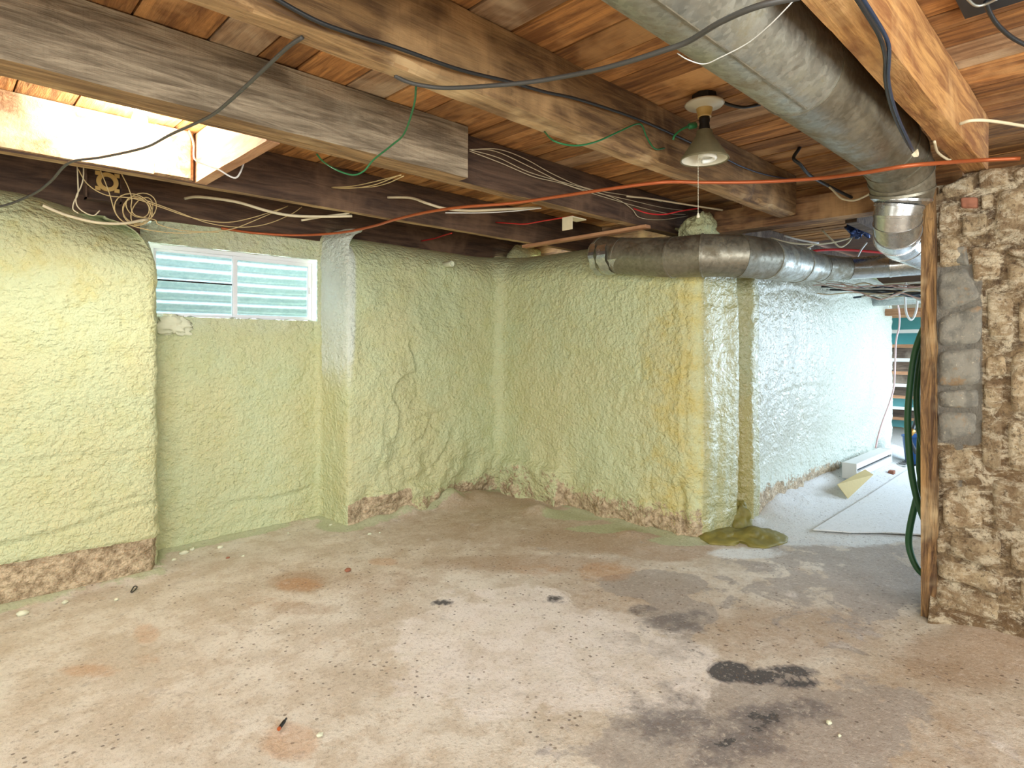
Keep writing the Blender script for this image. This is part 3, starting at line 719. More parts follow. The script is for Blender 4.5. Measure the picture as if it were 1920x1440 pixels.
beam('floor_joist', -2.4, 3.92, 1.460, 1.560, ZB, ZC-.002, M['joist'], 'rough floor joist with bark-like edge behind the pull-chain lamp, black cable along its side', seed=5, wane=.04, rough=.006, under=M['under_tan'])
beam('support_beam', -2.4, 1.90, 2.245, 2.325, ZB-.002, ZC-.004, M['joist_grey'], 'weathered grey beam with a sawn-off end hanging below the subfloor', 'beam', seed=7, rough=.003, under=M['under_tan'])
beam('floor_joist', -2.4, 4.36, 2.332, 2.405, ZB+.004, ZC-.002, M['joist_dark'], 'dark floor joist sistered behind the grey sawn-off beam', seed=9, under=M['under_tan'])
beam('floor_joist', -2.4, 4.36, 3.30, 3.355, ZB, ZC-.002, M['joist_dark'], 'dark brown floor joist between the sistered beam and the window wall', seed=11, under=M['under_tan'])
beam('rim_joist', -2.4, 4.42, 4.30, 4.36, ZB-.02, ZC-.002, M['joist_dark'], 'dark rim joist over the foamed window wall', seed=13, under=M['under_tan'])
beam('sill_filler', -2.4, .96, 4.22, 4.42, 1.88, 2.095, M['joist_dark'], 'dark filler board added between the foamed left wall and the rim joist against sky leak', 'board', seed=14)  # filler added to block sky light leaking in over the wall top
beam('rim_board', 4.38, 4.43, 2.02, 4.29, 1.95, ZC-.002, M['board_y'], 'brown rim board over the foamed back wall', 'board', axis='Y', seed=15)
beam('girder', 3.95, 4.09, .62, 2.02, 2.085, 2.235, M['board_y'], 'brown cross girder above the passage entrance, joist ends butting it', 'beam', axis='Y', seed=17)
beam('header_board', 4.30, 4.35, -2.4, 1.98, 2.16, ZC-.002, M['plank'], 'orange header board high behind the girder over the passage', 'board', axis='Y', seed=19)
beam('passage_joist', 4.40, 9.5, 1.25, 1.32, ZB, ZC-.002, M['stairwood'], 'greyish joist running down the passage ceiling beyond the girder', seed=21)
beam('passage_joist', 4.40, 9.5, .55, .62, ZB, ZC-.002, M['stairwood'], 'greyish passage joist nearer the rubble wall', seed=22)
beam('passage_rim_board', 4.45, 8.6, 2.30, 2.36, 1.55, ZC-.002, M['stairwood'], 'dark rim board above the foamed passage wall', 'board', seed=23)
beam('nailer_board', 3.46, 3.52, 2.26, 3.42, ZB-.024, ZB-.003, M['lath'], 'thin pale board nailed under two dark joists above the corner', 'board', axis='Y', seed=25, rough=.001)
# blocking that closes the lit joist bay, with a cleat
beam('blocking', .99, 1.045, 2.415, 3.29, ZB+.004, ZC-.004, M['lath'], 'pale blocking board across the lit joist bay', 'blocking', axis='Y', seed=27, rough=.002)
beam('glare_board', -2.3, .975, 3.270, 3.296, 2.128, ZC-.004, M['plank_pale'], 'pale board added over the dark joist for the bulb glare in the lit bay at far left', 'board', seed=61, rough=.002)  # added board: bulb glare on the joist face put into its pale colour
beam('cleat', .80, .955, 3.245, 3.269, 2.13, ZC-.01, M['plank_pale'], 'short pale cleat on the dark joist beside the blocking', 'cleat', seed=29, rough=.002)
beam('nailer_block', .12, .19, 3.20, 3.268, 2.30, ZC-.004, M['plank'], 'small reddish block in the far-left corner of the lit joist bay', 'block', seed=31)
# post at the end of the rubble wall
beam('wooden_post', 3.455, 3.60, .645, .705, .0, 2.07, M['post'], 'old split orange-brown wooden post at the end of the rubble wall', 'post', seed=33, axis='Z', rough=.014)

# ================================================================== DUCTS
def ring_pts(c, t, nrm, r, a, n):
    b = t.cross(a); out = []
    for k in range(n):
        th = 2*math.pi*k/n; p = (a*math.cos(th)+b*math.sin(th))*r
        s = -(p.dot(nrm))/t.dot(nrm); out.append(c+p+t*s)
    return out
def duct(parent, segs, n=40, name='duct_section', band=True):
    """segs: list of (point, radius, material) -> one mesh per straight piece, mitred joints"""
    P = [Vector(s[0]) for s in segs]; R = [s[1] for s in segs]; m = len(P)
    T = [(P[i+1]-P[i]).normalized() for i in range(m-1)]
    for i in range(m-1):
        t = T[i]; n0 = (T[i-1]+t).normalized() if i else t; n1 = (T[i+1]+t).normalized() if i < m-2 else t
        up = Vector((0, 0, 1)) if abs(t.z) < .9 else Vector((1, 0, 0)); a = (up-t*up.dot(t)).normalized()
        v = []; r0 = R[i]*1.004; r1 = R[i+1]*.996
        lip0 = ring_pts(P[i], t, n0, r0+.003, a, n); lip1 = [q+t*.012 for q in lip0]
        v += lip0+lip1+ring_pts(P[i]+t*.013, t, n0, r0, a, n)+ring_pts(P[i+1], t, n1, r1, a, n)
        f = [(j*n+k, j*n+(k+1)%n, (j+1)*n+(k+1)%n, (j+1)*n+k) for j in range(3) for k in range(n)]
        f += [tuple(range(n-1,-1,-1)), tuple(3*n+k for k in range(n))]
        mb = MB().add(v, f); o = mb.build(name, segs[i][2], parent, smooth=True)
        md = o.modifiers.new('edge', 'EDGE_SPLIT'); md.split_angle = math.radians(35)
YD, ZD, RD = .745, 2.182, .134
big = empty('main_duct', (1.2, YD, ZD), 'large dusty galvanised round duct running between the joists to an elbow', 'duct')
g, gc, gd = M['galv'], M['galv_clean'], M['galv_dirty']
duct(big, [((-2.4,YD,ZD),RD,g),((.35,YD,ZD),RD,g),((2.02,YD,ZD),RD,gd),((2.98,YD,ZD),RD,gd),((3.14,YD,ZD-.02),RD,gd),((3.25,YD,ZD-.075),RD*.99,gd),((3.30,YD+.003,ZD-.14),RD*.97,gd),((3.308,YD+.008,ZD-.178),RD*.93,gc),
           ((3.312,YD+.018,1.972),.102,gc),((3.315,YD+.025,1.93),.099,gc),((3.33,YD+.03,1.895),.099,gc),((3.375,YD+.04,1.86),.099,gc),((3.45,YD+.06,1.848),.099,gc),((3.66,YD+.08,1.845),.099,gc),((4.3,YD+.08,1.845),.099,gc)])
for x0, x1, th in ((-.2, 2.0, 200), (2.03, 2.95, 215)):
    a = math.radians(th); y = YD-math.sin(a)*RD*1.005*-1*-1; c = Vector((0, YD+RD*1.004*math.cos(math.radians(258)), ZD+RD*1.004*math.sin(math.radians(258))))
    MB().obox((( x0+x1)/2, c.y+(.02 if th > 205 else 0), c.z+(.001 if th > 205 else 0)), ((x1-x0)/2,0,0), (0,.0035,0), (0,0,.0022)).build('seam', gd, big)
wd_ = empty('wall_duct', (3.58, 2.4, 1.93), 'dull grey round duct along the top of the foamed wall, turning into the passage', 'duct')
def Q(px, py, x): return aX(px, py, x)
p1 = Q(1125, 472, 3.62); p1b = Q(1165, 480, 3.60); p2 = Q(1262, 483, 3.585); p3 = Vector((3.56, 1.93, 1.885))
duct(wd_, [(p1-Vector((0,-.05,-.03)),.07,gd),(p1,.118,gd),(p1b,.128,gd),(p2,.134,gd),(Vector((3.60,1.93,1.888)),.137,gd),(Vector((3.74,1.76,1.882)),.136,gd),(Vector((4.00,1.69,1.882)),.134,g),(Vector((4.45,1.66,1.885)),.128,g),(Vector((4.80,1.62,1.89)),.100,g),(Vector((5.05,1.50,1.895)),.084,gc),(Vector((5.16,1.25,1.90)),.083,gc),(Vector((5.18,.70,1.90)),.083,gc),(Vector((5.18,-.6,1.90)),.083,gc)])
# foil tape on the duct end
tp = MB()
for i, (y0, y1, a0, a1) in enumerate(((2.60,2.68,150,290),(2.70,2.75,140,270),(2.50,2.58,200,280))):
    c = (p1b+p2)/2; n = 14
    cc = Vector((3.60, 0, 1.965)); v = []
    for yv in (y0, y1):
        for k in range(n):
            th = math.radians(a0+(a1-a0)*k/(n-1)); rr = .1335; v.append((cc.x+rr*math.cos(th), yv+.006*math.sin(k*1.7+i), cc.z-.005+rr*math.sin(th)))
    tp.add(v, [(k, k+1, n+k+1, n+k) for k in range(n-1)])
o = tp.build('foil_tape', M['galv_clean'], wd_); o['label'] = 'shiny foil tape strips'
o.modifiers.new('s', 'SOLIDIFY').thickness = .002

# ================================================================== LAMP
lx, ly = 2.38, 1.263
lamp = empty('pull_chain_lamp', (lx, ly, ZC), 'porcelain pull-chain ceiling lamp with a dusty cone shade', 'lamp')
MB().lathe([(.0,.035),(.052,.035),(.055,.0),(.0,.0)], (lx,ly,ZC-.037), 8).build('junction_box', M['darkbox'], lamp)
MB().lathe([(.0,0),(.078,0),(.082,-.006),(.074,-.014),(.045,-.018),(.034,-.024)], (lx,ly,ZC-.036), 40).build('canopy', M['porcelain'], lamp, smooth=True)
MB().lathe([(.034,-.022),(.032,-.035),(.027,-.055),(.029,-.060),(.0,-.060)], (lx,ly,ZC-.036), 32).build('socket_collar', M['yellowplastic'], lamp, smooth=True)
MB().lathe([(.0,0),(.021,0),(.023,-.02),(.020,-.03),(.023,-.05),(.021,-.078),(.0,-.078)], (lx,ly,ZC-.092), 24).build('socket_extender', M['darkbox'], lamp, smooth=True)
sh = MB().lathe([(.030,0),(.033,-.004),(.034,-.020),(.041,-.032),(.098,-.118),(.101,-.124),(.099,-.128),(.095,-.124),(.038,-.034),(.031,-.018),(.028,-.002),(.030,0)], (lx,ly,ZC-.152), 48).build('lamp_shade', M['shade'], lamp, smooth=True)
MB().lathe([(.030,-.012),(.0365,-.034),(.0935,-.1235)], (lx,ly,ZC-.152), 48).build('shade_lining', M['shadein'], sh, smooth=True)
sp = []
for k in range(90):
    t = k/89; th = t*math.pi*2*3.2; sp.append((lx+.008+.030*math.cos(th), ly-.01+.030*math.sin(th), ZC-.205-.072*t))
MB().tube(sp, .0095, 10).build('spiral_bulb', M['bulb'], lamp, smooth=True)
MB().lathe([(.0,0),(.024,0),(.026,-.02),(.022,-.032),(.0,-.032)], (lx,ly,ZC-.168), 24).build('bulb_base', M['bulb'], lamp, smooth=True)
ch = MB(); cpt = aD(1309, 300, 2.54); zc = ZC-.15
z = cpt.z+.02; k = 0
while z > 1.862:
    ch.lathe([(.0,.0023),(.0018,.0012),(.0022,0),(.0018,-.0012),(0,-.0023)], (cpt.x,cpt.y,z), 6); z -= .0062
o = ch.build('pull_chain', M['porcelain'], lamp); o['kind'] = 'stuff'
MB().lathe([(0,.012),(.003,.010),(.007,-.004),(.006,-.010),(0,-.012)], (cpt.x,cpt.y,1.852), 12).build('chain_pull', M['porcelain'], o, smooth=True)
gp = empty('green_plug', aD(1297,236,2.50), 'green three-prong plug in the lamp socket extender', 'plug')
c0 = aD(1297, 236, 2.52); ax_ = (aD(1305,235,2.53)-aD(1288,238,2.50)).normalized()
MB().tube([c0-ax_*.022, c0-ax_*.012, c0+ax_*.02], [.008,.013,.014], 10).build('plug_body', M['green'], gp, smooth=True)
MB().tube(spline([aD(1290,237,2.50), aD(1276,244,2.48), aD(1265,254,2.46), aD(1262,262,2.46)]), .0045, 8).build('cord', M['green'], gp, smooth=True)

# bare bulb burning in the joist bay
bx = aY(262, 232, 3.05)
bl = empty('bare_bulb', (bx.x, bx.y, ZC), 'glaring bare light bulb burning in the joist bay behind the grey beam', 'light bulb')
MB().lathe([(0,0),(.06,0),(.055,-.02),(.025,-.03),(.022,-.05),(0,-.05)], (bx.x,bx.y,ZC-.001), 24).build('lamp_holder', M['porcelain'], bl, smooth=True)
MB().lathe([(.013,.05),(.016,.035),(.028,.015),(.031,-.004),(.026,-.02),(.012,-.030),(0,-.032)], (bx.x,bx.y,bx.z+.015), 24).build('bulb_glass', M['lit_bulb'], bl, smooth=True)
pl = bpy.data.lights.new('bare_bulb_light', 'POINT'); pl.energy = 46; pl.color = (1, .95, .84); pl.shadow_soft_size = .07
po = bpy.data.objects.new('bare_bulb_light', pl); COL.objects.link(po); po.location = (bx.x, bx.y, bx.z)

# ================================================================== PIPES, CABLES AND WIRES
def wire(name, pts, r, mat, label, cat, group=None, n=8, sub=6):
    o = MB().tube(spline(pts, sub), r, n).build(name, mat, smooth=True); return tag(o, label, cat, group)
Zp = lambda L, z: [aZ(x, y, z) for x, y in L]
def PY(L): return [aY(x, y, w) for x, y, w in L]
def PZ(L): return [aZ(x, y, w) for x, y, w in L]
wire('copper_pipe', PZ([(415,428,2.10),(480,437,2.095),(560,441,2.09),(640,436,2.095),(700,424,2.10),(740,412,2.10),(800,398,2.10),(870,388,2.095),(960,381,2.09),(1050,368,2.09),(1130,356,2.085),(1210,345,2.08),(1260,341,2.08),(1310,342,2.08),(1380,342,2.08),(1450,340,2.08),(1540,334,2.06),(1620,324,2.03),(1700,311,2.02),(1760,306,2.04),(1830,301,2.095),(1912,297,2.095)]), .0085, M['copper'],
     'orange copper water pipe slung under all the joists', 'pipe', n=12)
wire('black_cable', PY([(505,-10,1.44),(560,22,1.44),(610,46,1.44),(680,70,1.44),(740,88,1.44),(860,130,1.435),(950,152,1.435),(1020,172,1.44),(1090,188,1.44),(1200,225,1.44),(1290,265,1.44),(1340,288,1.44)]), .006, M['black'],
     'black cable stapled along the side of the rough joist', 'cable')
wire('grey_cable', PZ([(740,142,2.118),(760,152,2.11),(790,160,2.10),(840,165,2.09),(930,160,2.07),(1000,153,2.06),(1060,143,2.05),(1120,131,2.03),(1180,115,2.015),(1240,96,2.005),(1290,78,2.0),(1350,42,1.99),(1420,12,1.98),(1500,-6,1.98)]), .0065, M['greycable'],
     'dark grey cable sagging from the rough joist across the big duct', 'cable')
wire('grey_cable', PZ([(567,70,2.115),(540,88,2.11),(500,125,2.105),(430,190,2.10),(390,220,2.10),(320,252,2.10),(270,277,2.10),(190,295,2.10),(130,305,2.09)])+PY([(95,340,3.40),(60,365,3.6),(0,387,3.78),(-60,385,3.8)]), .0055, M['greycable'],
     'grey cable hanging across the lit joist bay at left', 'cable')
wire('green_wire', PY([(780,163,1.575),(776,198,1.70),(758,250,1.88),(735,272,1.98),(700,300,2.10),(683,320,2.14),(662,328,2.18),(632,319,2.24),(606,303,2.35),(594,289,2.41)]), .0035, M['green'], 'green ground wire looping in front of the grey beam', 'wire')
wire('green_wire', PY([(1020,246,1.565),(1040,265,1.46),(1080,273,1.44),(1120,265,1.43),(1160,247,1.43),(1192,233,1.43),(1204,236,1.43),(1213,258,1.44),(1228,279,1.45),(1246,278,1.46)]), .0035, M['green'], 'green ground wire waving across the rough joist left of the lamp', 'wire')
grp = 'thin cream wires along the sistered joist'
lb = 'thin cream wire in the bundle running along the dark sistered joist'
for L in ([(880,280),(930,284),(1000,316),(1060,345),(1105,358),(1180,375),(1260,392),(1345,398)],[(880,283),(940,306),(1000,331),(1050,343),(1105,361),(1190,386),(1250,400),(1285,402)],[(885,280),(935,280),(985,298),(1040,328),(1105,354),(1200,370),(1240,378)],[(882,281),(935,296),(990,322),(1050,340),(1110,357),(1160,375),(1185,392),(1200,408),(1240,412),(1290,405)]):
    wire('cream_wire', [aY(a, b, 2.315) for a, b in L], .0023, M['cream'], lb, 'wire', grp)
lb = 'short tan wire fanning out from the dark joist below the green loop'
for L in ([(622,351,3.28),(660,349,3.1),(700,341,2.8),(752,328,2.45)],[(622,352,3.28),(655,353,3.1),(700,347,2.8),(745,330,2.5)],[(624,352,3.28),(690,351,3.0),(725,344,2.7),(757,330,2.45)]):
    wire('tan_wire', PY(L), .0026, M['tan'], lb, 'wire', 'tan wires fanning from the dark joist')
wire('cream_cable', PY([(727,370,3.29),(770,371,3.15),(800,381,3.0),(835,391,2.95),(880,395,2.85),(950,392,2.7),(1012,389,2.55)]), .008, M['cream'], 'thick cream cable coming out of the dark joist above the copper pipe', 'cable')
wire('white_cable', PY([(835,399,2.95),(900,399,2.85),(960,396,2.7),(1015,390,2.5)]), .0035, M['white'], 'thin white cable just below the copper pipe', 'cable')
wire('cream_cable', PY([(347,372,4.1),(370,369,3.95),(410,373,3.8),(450,380,3.7),(500,395,3.6),(545,404,3.5),(600,406,3.45),(660,405,3.38)]), .0085, M['cream'], 'thick cream cable over the window, left end poking from the rim joist', 'cable')
wire('cream_cable', PY([(565,413,3.55),(600,407,3.5),(640,402,3.42),(655,399,3.38)]), .007, M['cream'], 'short cream cable crossing the thick one above the window', 'cable')
wire('cream_cable', PY([(80,385,3.72),(105,396,3.72),(130,405,3.72),(180,417,3.72),(230,419,3.72),(277,411,3.75)]), .0075, M['cream'], 'thick cream cable drooping in front of the left wall top', 'cable')
wire('red_wire', PY([(930,417,3.29),(960,419,3.1),(985,420,2.95),(1020,414,2.75),(1075,405,2.45)]), .0045, M['red'], 'red wire from the dark joist near the small metal bracket', 'wire')
wire('red_wire', PY([(790,452,4.29),(815,447,4.1),(830,442,3.9),(847,437,3.6)]), .0055, M['red'], 'short red wire low on the rim joist', 'wire')
wire('red_wire', PY([(1188,391,2.28),(1215,400,2.2),(1245,402,2.15),(1275,396,2.1),(1312,390,2.05)]), .0045, M['red'], 'red wire among the cream wires left of the pull chain', 'wire')
wire('cream_cable', PY([(1175,368,2.25),(1215,372,2.2),(1265,380,2.1),(1310,387,2.0),(1355,394,1.9)]), .006, M['cream'], 'cream cable behind the hanging pull chain', 'cable')
# coil of tan wire hanging at the left
co = empty('wire_coil', aY(250,393,3.80), 'loose coil of tan wire dangling before the window wall at left', 'wire coil')
for (cx_, cy_, rx, ry, tl) in ((250,393,35,30,.2),(262,391,31,29,-.2),(256,395,26,24,.1),(258,388,21,20,.3),(266,396,19,26,-.3)):
    L = []
    for k in range(25):
        th = 2*math.pi*k/24; L.append(aY(cx_+rx*math.cos(th)+tl*ry*math.sin(th), cy_+ry*math.sin(th), 3.79+.02*math.sin(th+cx_)))
    MB().tube(L, .0028, 7).build('loop', M['tan'], co, smooth=True)
for nm, L in (('tail', [(188,318),(205,362),(218,402),(242,421),(290,433),(340,437),(400,434),(440,428),(490,408),(540,386)]),('tail', [(146,316),(165,346),(200,366),(250,372),(300,388),(360,408),(420,417),(470,409),(530,390)]),('tail', [(275,376),(330,396),(390,418),(450,426),(500,420),(545,402),(566,388)]),('tail', [(228,326),(240,350),(247,372),(246,390),(255,404),(290,412),(298,421),(340,432),(410,436)])):
    MB().tube(spline([aY(a, b, 3.76) for a, b in L]), .0026, 7).build(nm, M['tan'], co, smooth=True)
for L, lb in (([(145,313),(146,340),(146,364),(139,378),(137,392),(147,400)], 'greyish lamp wire dangling left of the tan coil'), ([(157,314),(156,335),(151,352),(143,368),(144,384),(155,396),(175,404),(187,395)], 'pale looped wire dangling left of the junction box')):
    wire('dangling_wire', [aY(a, b, 3.70) for a, b in L], .003, M['cream'], lb, 'wire')
wire('white_cable', PY([(355,245,2.95),(363,268,2.95),(365,298,2.95),(385,309,2.95),(410,318,2.95),(430,330,2.95),(443,333,2.95),(452,320,2.95),(460,294,2.95),(462,282,2.95)]), .004, M['white'], 'white cable drooping past the pale blocking board', 'cable')
# old junction box on the rim joist
jb = empty('junction_box', aY(197,352,4.28), 'rusty square junction box with a round mounting ring over the left wall', 'junction box')
c = aY(190,352,4.05); 
b = MB(); s_ = .085
b.box((c.x-s_,4.02,c.z-s_),(c.x+s_,4.04,c.z+s_)); 
for (a0, a1, b0, b1) in ((-s_,-s_+.008,-s_,s_),(s_-.008,s_,-s_,s_),(-s_,s_,-s_,-s_+.008),(-s_,s_,s_-.008,s_)): b.box((c.x+a0,3.985,c.z+b0),(c.x+a1,4.02,c.z+b1))
b.build('box_body', M['joist_dark'], jb)
c2 = c+Vector((.015,0,.02)); MB().lathe([(.030,-.006),(.030,.006),(.052,.006),(.052,-.006),(.030,-.006)], (c2.x,3.975,c2.z), 24, 'Y').build('mounting_ring', M['yellowplastic'], jb)
for sx in (-1, 1):
    for sz in (-1, 1): MB().box((c2.x+sx*.045-.012,3.97,c2.z+sz*.042-.010),(c2.x+sx*.045+.012,3.98,c2.z+sz*.042+.010)).build('ear', M['yellowplastic'], jb)
beam('box_support', c.x-.03, c.x+.03, 4.04, 4.30, c.z+.02, c.z+.07, M['joist_dark'], None, parent=jb, axis='Y')
# right side
for dx, lb in ((0, 'black paired cable crossing under the right joist to the duct, left strand'), (11, 'black paired cable crossing under the right joist to the duct, right strand')):
    L = [(1600,-12,.44),(1622,22,.44),(1645,60,.445),(1655,85,.45)]
    pts = PY([(a+dx, b, y) for a, b, y in L])+PZ([(1660+dx*.6,112,2.108),(1660+dx*.5,150,2.10),(1668+dx*.5,190,2.09),(1680+dx*.5,225,2.08),(1698+dx*.4,262,2.065),(1712,284,2.06)])
    wire('black_cable', pts, .0055, M['bluecable'] if dx else M['black'], lb, 'cable')
# torn cloth scrap at the cable end
c = aZ(1718,287,2.055); rr = random.Random(3); v = [c]
for k in range(9):
    th = 2*math.pi*k/9; r_ = .008+.012*rr.random(); v.append(c+RT*(r_*math.cos(th))+Vector((0,0,r_*math.sin(th)))+FW*rr.uniform(-.006,.006))
o = MB().add(v, [(0, k+1, (k+1)%9+1) for k in range(9)]).build('tape_scrap', M['cream']); o.modifiers.new('s', 'SOLIDIFY').thickness = .0015
tag(o, 'torn scrap of cream tape at the end of the black paired cable', 'tape')
wire('black_cable', [aD(1352,190,2.58),aD(1370,197,2.60),aD(1395,201,2.62),aD(1425,196,2.68)], .007, M['black'], 'short black cable from the lamp box to behind the duct', 'cable')
wire('black_cable', [aD(1502,252,3.3),aD(1500,275,3.25),aD(1488,296,3.2),aD(1500,308,3.2),(aD(1520,330,3.3)),aD(1560,352,3.5),aD(1600,372,3.6)], .009, M['black'], 'thick black cable dropping behind the big duct', 'cable')
wire('blue_cable', PY([(1352,293,1.452),(1390,312,1.45),(1430,326,1.45),(1470,334,1.45),(1500,338,1.45)]), .004, M['bluecable'], 'thin blue-black cable right of the lamp shade', 'cable')
wire('cream_cable', [aD(1545,342,3.5),aD(1562,357,3.45),(aD(1578,372,3.4)),aD(1600,376,3.35),aD(1622,368,3.3),aD(1642,356,3.25)], .0055, M['cream'], 'cream cable looping left of the duct elbow', 'cable')
wire('white_string', [aZ(1270,100,2.06)]+PZ([(1290,112,2.035),(1320,120,2.025),(1350,108,2.02),(1400,82,2.02),(1440,50,2.02),(1475,15,2.03),(1492,-4,2.04)]), .0014, M['white'], 'thin white string tied round the big duct', 'string')
wire('cream_cable', PZ([(1800,232,2.10),(1822,226,2.10),(1860,227,2.10),(1930,238,2.10)]), .006, M['cream'], 'cream cable right of the orange joist above the rubble wall', 'cable')
wire('cream_cable', PZ([(1752,265,2.11),(1758,285,2.10),(1775,298,2.09),(1782,300,2.09)]), .005, M['cream'], 'short cream cable tucked between duct elbow and orange joist', 'cable')
plate = empty('ceiling_plate', (aZ(1870,12,2.36)), 'charcoal metal plate under the subfloor in the top right corner', 'plate')
a0, a1 = aZ(1806,30,2.362), aZ(1990,-20,2.362)
MB().box((a0.x-.16,min(a0.y,a1.y),2.350),(a0.x,max(a0.y,a1.y)-.005,2.366)).build('plate_body', M['darkplate'], plate)
MB().tube(spline(PZ([(1812,-4,2.34),(1828,10,2.33),(1845,9,2.33),(1870,-2,2.33)])), .004, 8).build('hook', M['galv'], plate, smooth=True)
wire('black_cable', PZ([(1848,4,2.34),(1856,24,2.33),(1872,48,2.32),(1900,72,2.31),(1940,92,2.31)]), .007, M['black'], 'black cable hanging from the charcoal plate', 'cable')
# bracket by the nailer board
br = empty('angle_bracket', aZ(1085,410,2.12), 'small pale metal angle bracket under the dark joist above the corner', 'bracket')
c = aY(1086,412,2.42); MB().box((c.x-.07,2.42,2.105),(c.x+.07,2.50,2.112)).build('flange', M['cream'], br); MB().box((c.x-.07,2.42,2.03),(c.x-.064,2.50,2.105)).build('web', M['cream'], br)
# PVC stub
c = aY(838,496,3.94); MB().lathe([(.018,.0),(.024,.0),(.024,-.14),(.0245,-.15),(.018,-.15),(.017,-.02),(0,-.02)], (c.x,4.02,c.z), 20, 'Y').build('pipe_stub', M['crumb'], smooth=True)
tag(bpy.data.objects['pipe_stub'], 'capped pipe stub poking from the foam right of the window', 'pipe')

# ================================================================== FOAM LUMPS
def lump(name, c, r, seed, mat, label, cat, squash=1., group=None, n=18, amp=.35, fq=1.6):
    V = np.zeros((n*2, n, 3))
    for i in range(n*2):
        for j in range(n):
            th = 2*math.pi*i/(n*2-1); ph = math.pi*j/(n-1); V[i, j] = (math.sin(ph)*math.cos(th), math.sin(ph)*math.sin(th), math.cos(ph))
    P = V.reshape(-1, 3); k = 1+amp*fbm(P, fq, 4, seed); P2 = P*k[:,None]*np.array(r)
    P2[:,2] *= squash; P2 += np.array(c)
    A = np.zeros((n*2, n, 4)); A[...,1] = .2
    o = grid_mesh(name, P2.reshape(n*2, n, 3), np.ones((n*2-1, n-1), bool), mat, {'m': A}); return tag(o, label, cat, group)
lump('foam_lump', (3.86,2.10,2.10), (.10,.13,.12), 3, M['foam'], 'green foam lump stuck on the girder end above the wall duct', 'foam lump', n=30, amp=.45, fq=2.4)
lump('foam_lump', (3.80,2.62,2.02), (.10,.22,.07), 5, M['foam'], 'low foam lump on the wall top behind the duct end', 'foam lump', n=26)
lump('foam_lump', (4.28,4.18,2.14), (.22,.16,.16), 8, M['foam'], 'foam fillet in the top corner where rim joist meets the back wall', 'foam lump', n=26)
c = aZ(1345,1006,0); lump('foam_puddle', (c.x+.02,c.y-.03,.0), (.17,.14,.05), 11, M['mustard'], 'mustard green foam puddle at the foot of the pier', 'foam', n=30, amp=.5, fq=1.5)
c = aZ(1420,1008,0); lump('foam_puddle', (c.x,c.y,.0), (.20,.15,.055), 12, M['mustard'], 'mustard foam puddle in front of the passage wall crease', 'foam', n=30, amp=.5, fq=1.5)
c = aZ(1390,990,0); lump('foam_puddle', (4.20,1.98,.03), (.10,.10,.16), 14, M['mustard'], 'tall mustard foam lump inside the wall crease', 'foam', n=30, amp=.5, fq=2.2)

lump('foam_lump', (1.16,4.29,1.44), (.10,.03,.06), 17, M['crumb'], 'ragged white foam blob in the left corner under the window', 'foam lump', 1, None, 26, .7, 3)
# crumbs on the floor
crumbs = [(42,1152,.022,'largest white foam crumb, far left by the left wall'),(122,1130,.014,'second white foam crumb from the left frame edge'),(218,1125,.010,'small white crumb between the clip and the left wall crumbs'),
          (345,1038,.026,'flat white foam crumb in the recess corner'),(360,1031,.016,'ragged foam crumb touching the flat one'),(326,1050,.013,'small crumb left of the flat foam crumb'),
          (413,1027,.019,'ragged white crumb near the recess wall'),(456,1043,.010,'tiny crumb right of the recess crumbs'),(693,1002,.014,'white crumb at the foot of the wall right of the recess'),(712,999,.007,'tiny crumb beside the one right of the recess'),
          (600,1379,.011,'white crumb near the small black bolt'),(1555,1356,.011,'white chip on the stained floor at lower right'),(1574,1380,.007,'tiny white chip below the lower-right chip'),(620,985,.013,'crumb on the recess foam ledge'),(540,1000,.008,'tiny crumb below the recess wall')]
for i, (px, py, r, lb) in enumerate(crumbs):
    c = aZ(px, py, 0); lump('foam_crumb', (c.x,c.y,r*.25), (r,r*.8,r*.7), 30+i, M['crumb'], lb, 'foam crumb', .8, None, 10, .6, 2.2)
c = aZ(652,1071,0); lump('pebble', (c.x,c.y,.008), (.018,.013,.011), 61, M['brick'], 'reddish pebble on the floor left of centre', 'pebble', 1, None, 10)
c = aZ(427,1047,0); lump('pebble', (c.x,c.y,.004), (.012,.008,.006), 63, M['brick'], 'brown chip near the recess crumbs', 'pebble', 1, None, 8)
c = aZ(1672,890,0); MB().obox((c.x,c.y,.025), (.035,0,0), (0,.025,0), (0,0,.018)).build('brick_chip', M['brick'], bevel=.004); tag(bpy.data.objects['brick_chip'], 'small reddish brick chip on the white passage floor', 'brick')
bo = empty('bolt', aZ(530,1357,0), 'small black bolt lying on the foreground floor', 'bolt')
a, b_ = aZ(524,1365,.007), aZ(537,1347,.007); MB().tube([a, a+(b_-a)*.7], .006, 8).build('shank', M['darkbox'], bo); MB().tube([a+(b_-a)*.7, b_], .0035, 8).build('tip', M['black'], bo); MB().tube([a-(b_-a)*.12, a], .0065, 8).build('head', M['copper'], bo)
wire('metal_clip', [aZ(245,1110,.004),aZ(251,1100,.006),aZ(257,1100,.006),aZ(253,1106,.005),aZ(247,1111,.004)], .003, M['black'], 'small black wire clip on the floor by the left wall', 'clip', sub=3)

